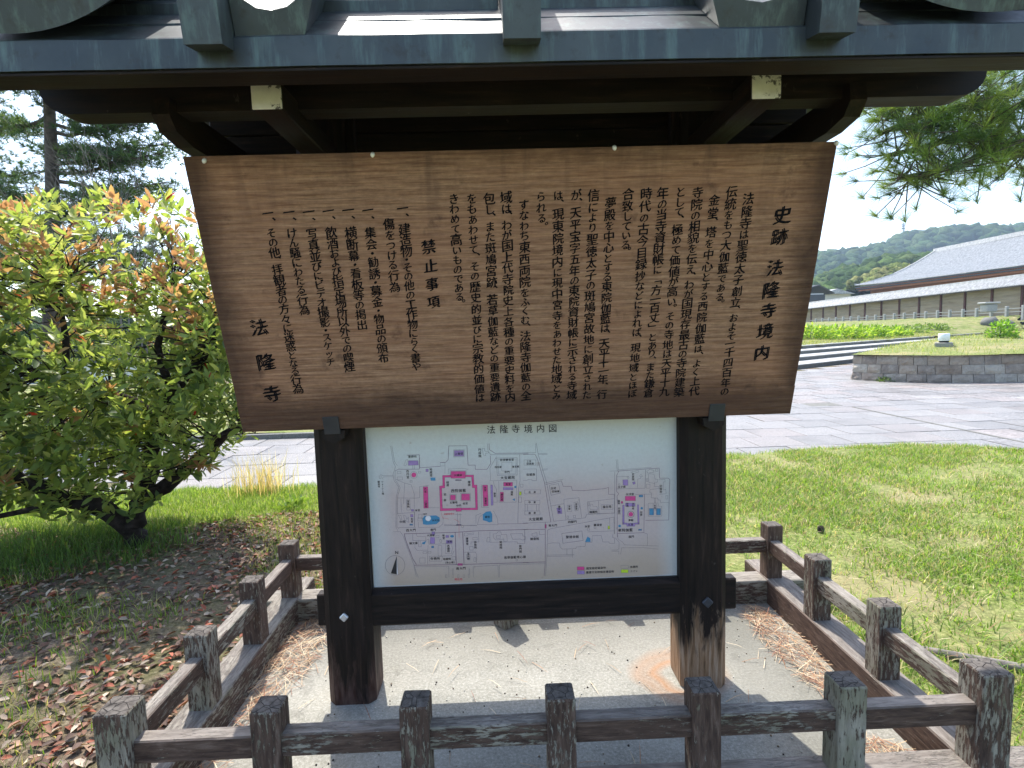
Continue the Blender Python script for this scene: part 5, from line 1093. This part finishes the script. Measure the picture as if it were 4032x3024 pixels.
vis = np.argsort(dist/LS)[:290]; mask = np.ones(len(LP), bool); mask[vis] = False
Rm = rot_to(LD, rng.uniform(-.9, .9, len(LD)))
o = scatter(LV, LF, LP[mask]-BOFF, Rm[mask], LS[mask], LC[mask], 'leaves', MAT['leaf'], bush); o['kind'] = 'stuff'
lm_ = {}
for i in vis:
    key = tuple(np.round(LC[i]*12).astype(int))
    if key not in lm_: lm_[key] = np_mesh('leaf', LV, LF, MAT['leaf'], np.tile(LC[i], (len(LV), 1)))
    o = bpy.data.objects.new('leaf', lm_[key]); COL.objects.link(o); o.parent = bush; T_ = Matrix([[*(Rm[i][r]*LS[i]), LP[i][r]-BOFF[r]] for r in range(3)]+[[0, 0, 0, 1]]); o.matrix_local = T_

# ---- leaf litter and needles
def litter(name, P_, sz, cols, label, cat, elong=1.):
    n = len(P_); d = rng.normal(size=(n, 3)); d[:, 2] *= .18; col = np.array(cols)[rng.integers(len(cols), size=n)]*rng.uniform(.6, 1.35, (n, 1))
    v = LV*[1, 1.15*elong, 1.]+[0, 0, 0]; v = v.copy(); v[:, 2] += .22*np.abs(v[:, 1])*2
    o = scatter(v, LF, P_, rot_to(d, rng.uniform(-.5, .5, n)), rng.uniform(*sz, n), col, name, MAT['litter']); return tag(o, label, cat, kind='stuff')
nL = 30000; x = rng.uniform(-7, -.2, nL); y = rng.uniform(-1.2, 4.0, nL); ok = ((x < -1.68) | (y > 1.9)) & (y < 3.5+.3*np.sin(x*2)) & (rng.uniform(0, 1, nL) < .35+.9*np.clip(vnoise(x, y, 1.1, 21)-.2, 0, 1)); x, y = x[ok], y[ok]
litter('fallen_leaves', np.c_[x, y, hz(x, y)+.006+rng.uniform(0, .018, len(x))], (.035, .075), [(.19, .085, .05), (.26, .13, .08), (.12, .065, .045), (.33, .21, .14), (.30, .09, .05), (.40, .32, .24), (.09, .055, .04), (.22, .17, .13)], 'thick litter of brown and reddish fallen leaves on the left ground', 'fallen leaves')
def needles(name, cx_, cy_, ax_, ay_, n, z0, label, L=.12, ang=None):
    a = rng.uniform(0, 6.28, n); r = np.sqrt(rng.uniform(0, 1, n)); P_ = np.c_[cx_+ax_*r*np.cos(a), cy_+ay_*r*np.sin(a), z0+rng.uniform(.002, .035, n)*(1-r*.7)]
    d = np.c_[rng.normal(size=(n, 2)), rng.normal(size=n)*.18]
    if ang is not None: d[:, 0] += 1.1*math.cos(ang); d[:, 1] += 1.1*math.sin(ang)
    nv = np.array([(-.5, 0, 0), (-.5, .020, 0), (0, .016, .05), (0, -.008, .05), (.5, .004, 0)]); nf = np.array([(0, 1, 2), (0, 2, 3), (3, 2, 4)])
    col = np.array([(.36, .19, .10), (.48, .33, .20), (.24, .10, .06), (.62, .50, .34)])[rng.integers(4, size=n)]*rng.uniform(.7, 1.2, (n, 1))
    return tag(scatter(nv, nf, P_, rot_to(d, np.zeros(n)), rng.uniform(.8, 1.2, n)*L, col, name, MAT['litter']), label, 'pine needles', kind='stuff')
needles('pine_needles', -1.36, 1.12, .13, .46, 460, 0, 'heap of rusty dry pine needles in the back left corner of the slab', ang=1.0)
needles('pine_needles', 1.35, 1.02, .12, .46, 460, 0, 'heap of rusty dry pine needles along the right sill of the slab', ang=2.2)
needles('pine_needles', 1.33, .18, .14, .13, 260, -.01, 'tangle of dry pine needles in the front right corner of the fence', ang=2.0)
needles('pine_needles', -.1, .8, 1.3, .6, 60, 0, 'a few dry pine needles strewn over the middle of the slab')
needles('pine_needles', 3.6, 2.2, 2.3, 2.2, 1400, -.02, 'scattered brown pine needles lying over the right lawn', L=.10)
needles('pine_needles', -1.42, .35, .06, .5, 160, -.01, 'thin line of needles along the left sill')
nd = 260; xx = rng.uniform(-1.2, 1.3, nd); yy = rng.uniform(.02, 1.33, nd)
o = scatter(IV*.5, IF, np.c_[xx, yy, np.full(nd, .002)], rot_to(rng.normal(size=(nd, 3)), np.zeros(nd)), rng.uniform(.003, .010, nd), np.array([(.5, .48, .42), (.06, .05, .04), (.2, .15, .1)])[rng.integers(3, size=nd)], 'slab_grit', MAT['litter']); tag(o, 'grit and crumbs scattered over the concrete slab', 'grit', kind='stuff')
for (x, y, a, L, lb) in ((.35, -.02, .6, .35, 'thin reddish twig lying on the slab in front, under the rail'), (1.0, .18, -.3, .28, 'thin dark twig on the slab near the front right corner')):
    b = MB(); c_, s_ = math.cos(a), math.sin(a); b.tube([(x, y, .008), (x+c_*L*.5, y+s_*L*.5, .016), (x+c_*L, y+s_*L, .008)], [.004, .003, .0015], 5).tube([(x+c_*L*.5, y+s_*L*.5, .016), (x+c_*L*.7-.05*s_, y+s_*L*.7+.05*c_, .02)], [.002, .001], 4); tag(b.build('twig', MAT['twig']), lb, 'twig')
pc = MB(); gr_ = random.Random(2)
for k in range(60):
    t = k/60; a = k*2.4; r = .022*math.sin(math.pi*(.12+.83*t)); z = .06*t; M_ = Matrix.Translation((r*math.cos(a), r*math.sin(a), z)) @ Matrix.Rotation(a, 4, 'Z') @ Matrix.Rotation(-.6, 4, 'Y'); pc.box(-.006, .010, -.006, .006, -.0015, .0015, M_)
o = pc.build('pine_cone', MAT['pine_bark'], None, loc=(2.53, 2.76, -.01)); o.rotation_euler = (1.2, .3, 0); tag(o, 'dark pine cone lying on the lawn behind the right fence corner', 'pine cone')
rt = MB(); rp = [(1.95, 1.12), (2.08, .98), (2.22, .90), (2.45, .78), (2.75, .70), (3.1, .72)]; rt.tube([(x, y, -.035) for x, y in rp], [.01, .022, .026, .026, .022, .01], 8); tag(rt.build('surface_root', MAT['twig'], smooth=True), 'pale root surfacing in the lawn just right of the fence', 'root')
q = at(610*1.8228, 1085*1.8228, 2, -.04)
# tufts by the left post: dry grass, weed
P_ = np.c_[rng.normal(-3.05, .16, 260), rng.normal(4.75, .12, 260), np.full(260, -.05)]; o = blades('dry_grass_tuft', P_, .25, .55, .003, [(.55, .42, .22), (.62, .50, .30), (.40, .36, .14)], lean=.45); tag(o, 'tall tuft of straw-coloured dry grass between bush and left post', 'dry grass')
clump('weed', (-2.42, 4.0, -.05), (.13, .13, .16), 60, .09, [(.12, .20, .03), (.18, .27, .04)], 'small upright green weed at the grass edge beside the left post', 'weed', False)

# ---- pines
NVs = np.array([(0, -.006, 0), (0, .006, 0), (1, 0, 0)]); NF3 = np.array([(0, 1, 2)])
def tufts(centres, dirs, nn, L, cols, name, parent, off, spread=.9, wd=1.):
    P_ = np.repeat(centres, nn, 0); D_ = np.repeat(dirs, nn, 0)+rng.normal(size=(len(P_), 3))*spread; n = len(P_)
    v = NVs*[1, wd, 1]; col = np.repeat(np.array(cols)[rng.integers(len(cols), size=len(centres))], nn, 0)*rng.uniform(.65, 1.3, (n, 1))
    sh_ = np.repeat(rng.uniform(-.06, .0, (len(centres), 1)), nn, 0)*0
    o = scatter(v, NF3, P_-off-D_/np.linalg.norm(D_, axis=1, keepdims=True)*0+np.repeat(dirs, nn, 0)*rng.uniform(-.5, .1, (n, 1))*L*.6, rot_to(D_, rng.uniform(0, 6.28, n)), rng.uniform(.75, 1.15, n)*L, col, name, MAT['needle'], parent); o['kind'] = 'stuff'; return o
# background pines: trunk, level boughs with needle pads
def pine(name, x, y, H, lean, nb, z0, spread, seed, label, dens=1., side=0.):
    r = np.random.default_rng(seed); root = empty(name, (x, y, 0)); tag(root, label, 'pine tree'); off = np.array([x, y, 0.])
    tp = [np.array([x+lean*t+.12*math.sin(t*5+seed), y+.1*math.sin(t*4), H*t]) for t in np.linspace(0, 1, 12)]
    MB().tube([tuple(p-off) for p in tp], [.19*(1-.75*i/11)+.02 for i in range(12)], 8).build('trunk', MAT['pine_bark'], root, True); b = MB(); cs = []; ds = []
    for k in range(nb):
        t = z0/H+(1-z0/H)*(k/nb)**.9; p = np.array([np.interp(t, np.linspace(0, 1, 12), [q[j] for q in tp]) for j in range(3)]); a = k*2.4+r.uniform(-.4, .4)
        if side and r.uniform() < .45: a = 0+r.uniform(-.5, .5)
        L = spread*(1-.55*t)*r.uniform(.7, 1.15); d = np.array([math.cos(a), math.sin(a)*.7, r.uniform(-.08, .12)]); pts_ = [p]
        for j in range(1, 6): pts_.append(p+d*L*j/5+[0, 0, -.10*L*math.sin(math.pi*j/5)*.6+.05*L*(j/5)**2]+r.normal(size=3)*.04)
        b.tube([tuple(q-off) for q in pts_], [.055*(1-.7*t)+.02, .04, .03, .022, .015, .008], 5)
        for j in range(int(62*dens*L)):
            u = r.uniform(.28, 1.); q = pts_[0]*(1-u)+pts_[-1]*u; i = min(4, int(u*5)); f = u*5-i; q = pts_[i]*(1-f)+pts_[i+1]*f; w = r.normal(size=3)*[.24, .24, .075]*(.4+u)*L*.55; e = q+w
            if r.uniform() < .35: b.tube([tuple(q-off), tuple(e-off)], [.010, .005], 3)
            cs.append(e); ds.append([w[0], w[1], .35])
    b.build('bough', MAT['pine_bark'], root); tufts(np.array(cs), np.array(ds), 15, .17, [(.05, .10, .035), (.07, .14, .045), (.04, .085, .03), (.11, .17, .05)], 'crown', root, off, .55, 8.)
    return root
pine('pine_tree', -10.2, 11.0, 9.5, .5, 34, 3.6, 3.4, 4, 'dark pine with level boughs behind the bush, its trunk in full view', 1.15, 1)
pine('pine_tree', -14.5, 14.5, 9.5, -.3, 30, 3.0, 3.6, 9, 'fuller dark pine at the left frame edge behind the other pine', 1.1)
# near pine bough entering from the right, with its trunk outside the frame
np_root = empty('near_pine_tree', (6.2, 2.4, 0)); tag(np_root, 'long-needled pine whose nearest boughs hang in at the upper right', 'pine tree'); off = np.array([6.2, 2.4, 0.])
MB().tube([(0, 0, -.1), (.05, 0, 1.2), (-.1, .1, 2.6), (.1, 0, 4.2), (.0, .1, 6.0)], [.2, .17, .15, .12, .07], 10).build('trunk', MAT['pine_bark'], np_root, True); b = MB(); cs = []; ds = []; r = np.random.default_rng(17)
Q = lambda dx, dy, y: at(dx*1.8228, dy*1.8228, 1, y)
main = [[np.array([6.1, 2.5, 3.4]), Q(2300, 200, 2.3), Q(2180, 235, 2.15), Q(2080, 290, 2.0), Q(1990, 320, 1.95), Q(1920, 335, 1.9)], [np.array([6.1, 2.5, 3.7]), Q(2330, 100, 2.2), Q(2200, 130, 2.1), Q(2090, 170, 2.0), Q(1985, 250, 1.95), Q(1900, 290, 1.95)],
        [Q(2180, 235, 2.15), Q(2150, 320, 2.0), Q(2090, 350, 1.9), Q(2010, 375, 1.85), Q(1940, 385, 1.85)], [Q(2090, 170, 2.0), Q(1990, 190, 1.9), Q(1910, 230, 1.9)], [Q(2250, 170, 2.1), Q(2140, 215, 2.0), Q(2050, 235, 1.95), Q(1960, 290, 1.9)], [Q(2300, 330, 2.2), Q(2200, 330, 2.1), Q(2120, 300, 2.0)], [Q(2330, 100, 2.2), Q(2250, 260, 2.2), Q(2215, 340, 2.1)], [np.array([6.1, 2.5, 3.9]), Q(2400, -150, 2.4), Q(2250, -60, 2.3), Q(2100, 60, 2.3)]]
for L_ in main:
    b.tube([tuple(q-off) for q in L_], [.03*(1-.8*i/len(L_))+.004 for i in range(len(L_))], 6)
    for j in range(95):
        u = r.uniform(.22, 1.0)*(len(L_)-1)*.999; i = int(u); f = u-i; q = L_[i]*(1-f)+L_[i+1]*f
        if q[0] > 3.7: continue
        w = r.normal(size=3)*[.17, .18, .13]; e = q+w; b.tube([tuple(q-off), tuple((q+e)/2-off+[0, 0, -.01]), tuple(e-off)], [.005, .004, .003], 4); cs.append(e); ds.append(np.array([w[0]*2-.15, w[1]*1.5, abs(w[2])*1.5+.1]))
b.build('bough', MAT['pine_bark'], np_root)
def in_view(q): return True
tufts(np.array(cs), np.array(ds), 64, .135, [(.13, .22, .05), (.20, .30, .06), (.09, .17, .05), (.24, .32, .07), (.08, .14, .06)], 'needles', np_root, off, .42, 1.5)
# high crown of the same pine, out of the frame, that throws the broken shade on the far lawn
cs = r.normal(size=(500, 3))*[1.5, 1.2, .35]+[7.6, 5.6, 6.4]; tufts(cs, np.tile([0, 0, .4], (500, 1))+0., 22, .16, [(.07, .14, .04)], 'crown', np_root, off, .6, 1.2)
# bare young tree behind the bush
bt = MB(); r = np.random.default_rng(23); bo = np.array([-7.4, 9.0, 0.])
def grow(p, d, L, rad, k):
    e = p+d*L; bt.tube([tuple(p-bo), tuple((p+e)/2-bo+r.normal(size=3)*.03), tuple(e-bo)], [rad, rad*.8, rad*.6], 4)
    if k == 0: return
    for _ in range(3 if k > 1 else 2): dd = d+r.normal(size=3)*.42; dd[2] += .12; dd /= np.linalg.norm(dd); grow(p+d*L*r.uniform(.55, 1.), dd, L*r.uniform(.6, .85), rad*.6, k-1)
for a in range(3): grow(bo+[a*.25, 0, 0], np.array([.12*a-.1+.15, 0, 1.]), 2.2, .03, 5)
o = empty('bare_tree', tuple(bo)); tag(o, 'leafless grey young tree between the bush top and the board', 'tree'); bt.build('branches', MAT['twig'], o)
# tree line far left behind the paths
def treeline(n, x0, x1, y0, y1, label, seed):
    r = np.random.default_rng(seed); VV = []; FF = []; CC = []; o_ = 0
    for k in range(n):
        x, y = r.uniform(x0, x1), r.uniform(y0, y1); rad = r.uniform(.9, 1.9); z = r.uniform(.2, 3.2)
        d = 1+r.uniform(-.22, .22, len(IV)); VV.append(IV*d[:, None]*[rad, rad, rad*.9]+[x, y, z]); FF.append(IF+o_); o_ += len(IV); CC.append(np.tile(np.array([(.035, .06, .02), (.05, .085, .025)][r.integers(2)]), (len(IV), 1))*r.uniform(.8, 1.2, (len(IV), 1)))
    return tag(link('tree_line', np_mesh('tree_line', np.concatenate(VV), np.concatenate(FF), MAT['canopy'], np.concatenate(CC))), label, 'tree line', kind='stuff')
treeline(90, -50, -8, 36, 42, 'dark line of trees far behind the bush', 31)
lw = empty('garden_wall', (-20, 27, 0)); tag(lw, 'low pale wall with a dark coping seen in gaps through the bush', 'wall')
MB().box(-25, 13, 0, .3, -.1, .9).build('wall', MAT['white_wall'], lw); MB().box(-25.1, 13.1, -.15, .45, .9, 1.05).build('coping', MAT['roof_dark'], lw)

# ---- the air
hz_ = MB().box(-900, 900, -60, 1050, -3, 200)
g = G('air'); g.t.nodes.remove(g.b); v = g.n('ShaderNodeVolumePrincipled'); v.inputs['Color'].default_value = (.62, .80, 1, 1); v.inputs['Density'].default_value = .00036; v.inputs['Anisotropy'].default_value = .3; g.l(v.outputs[0], g.out.inputs['Volume'])
tag(hz_.build('haze', g.m), kind='stuff')
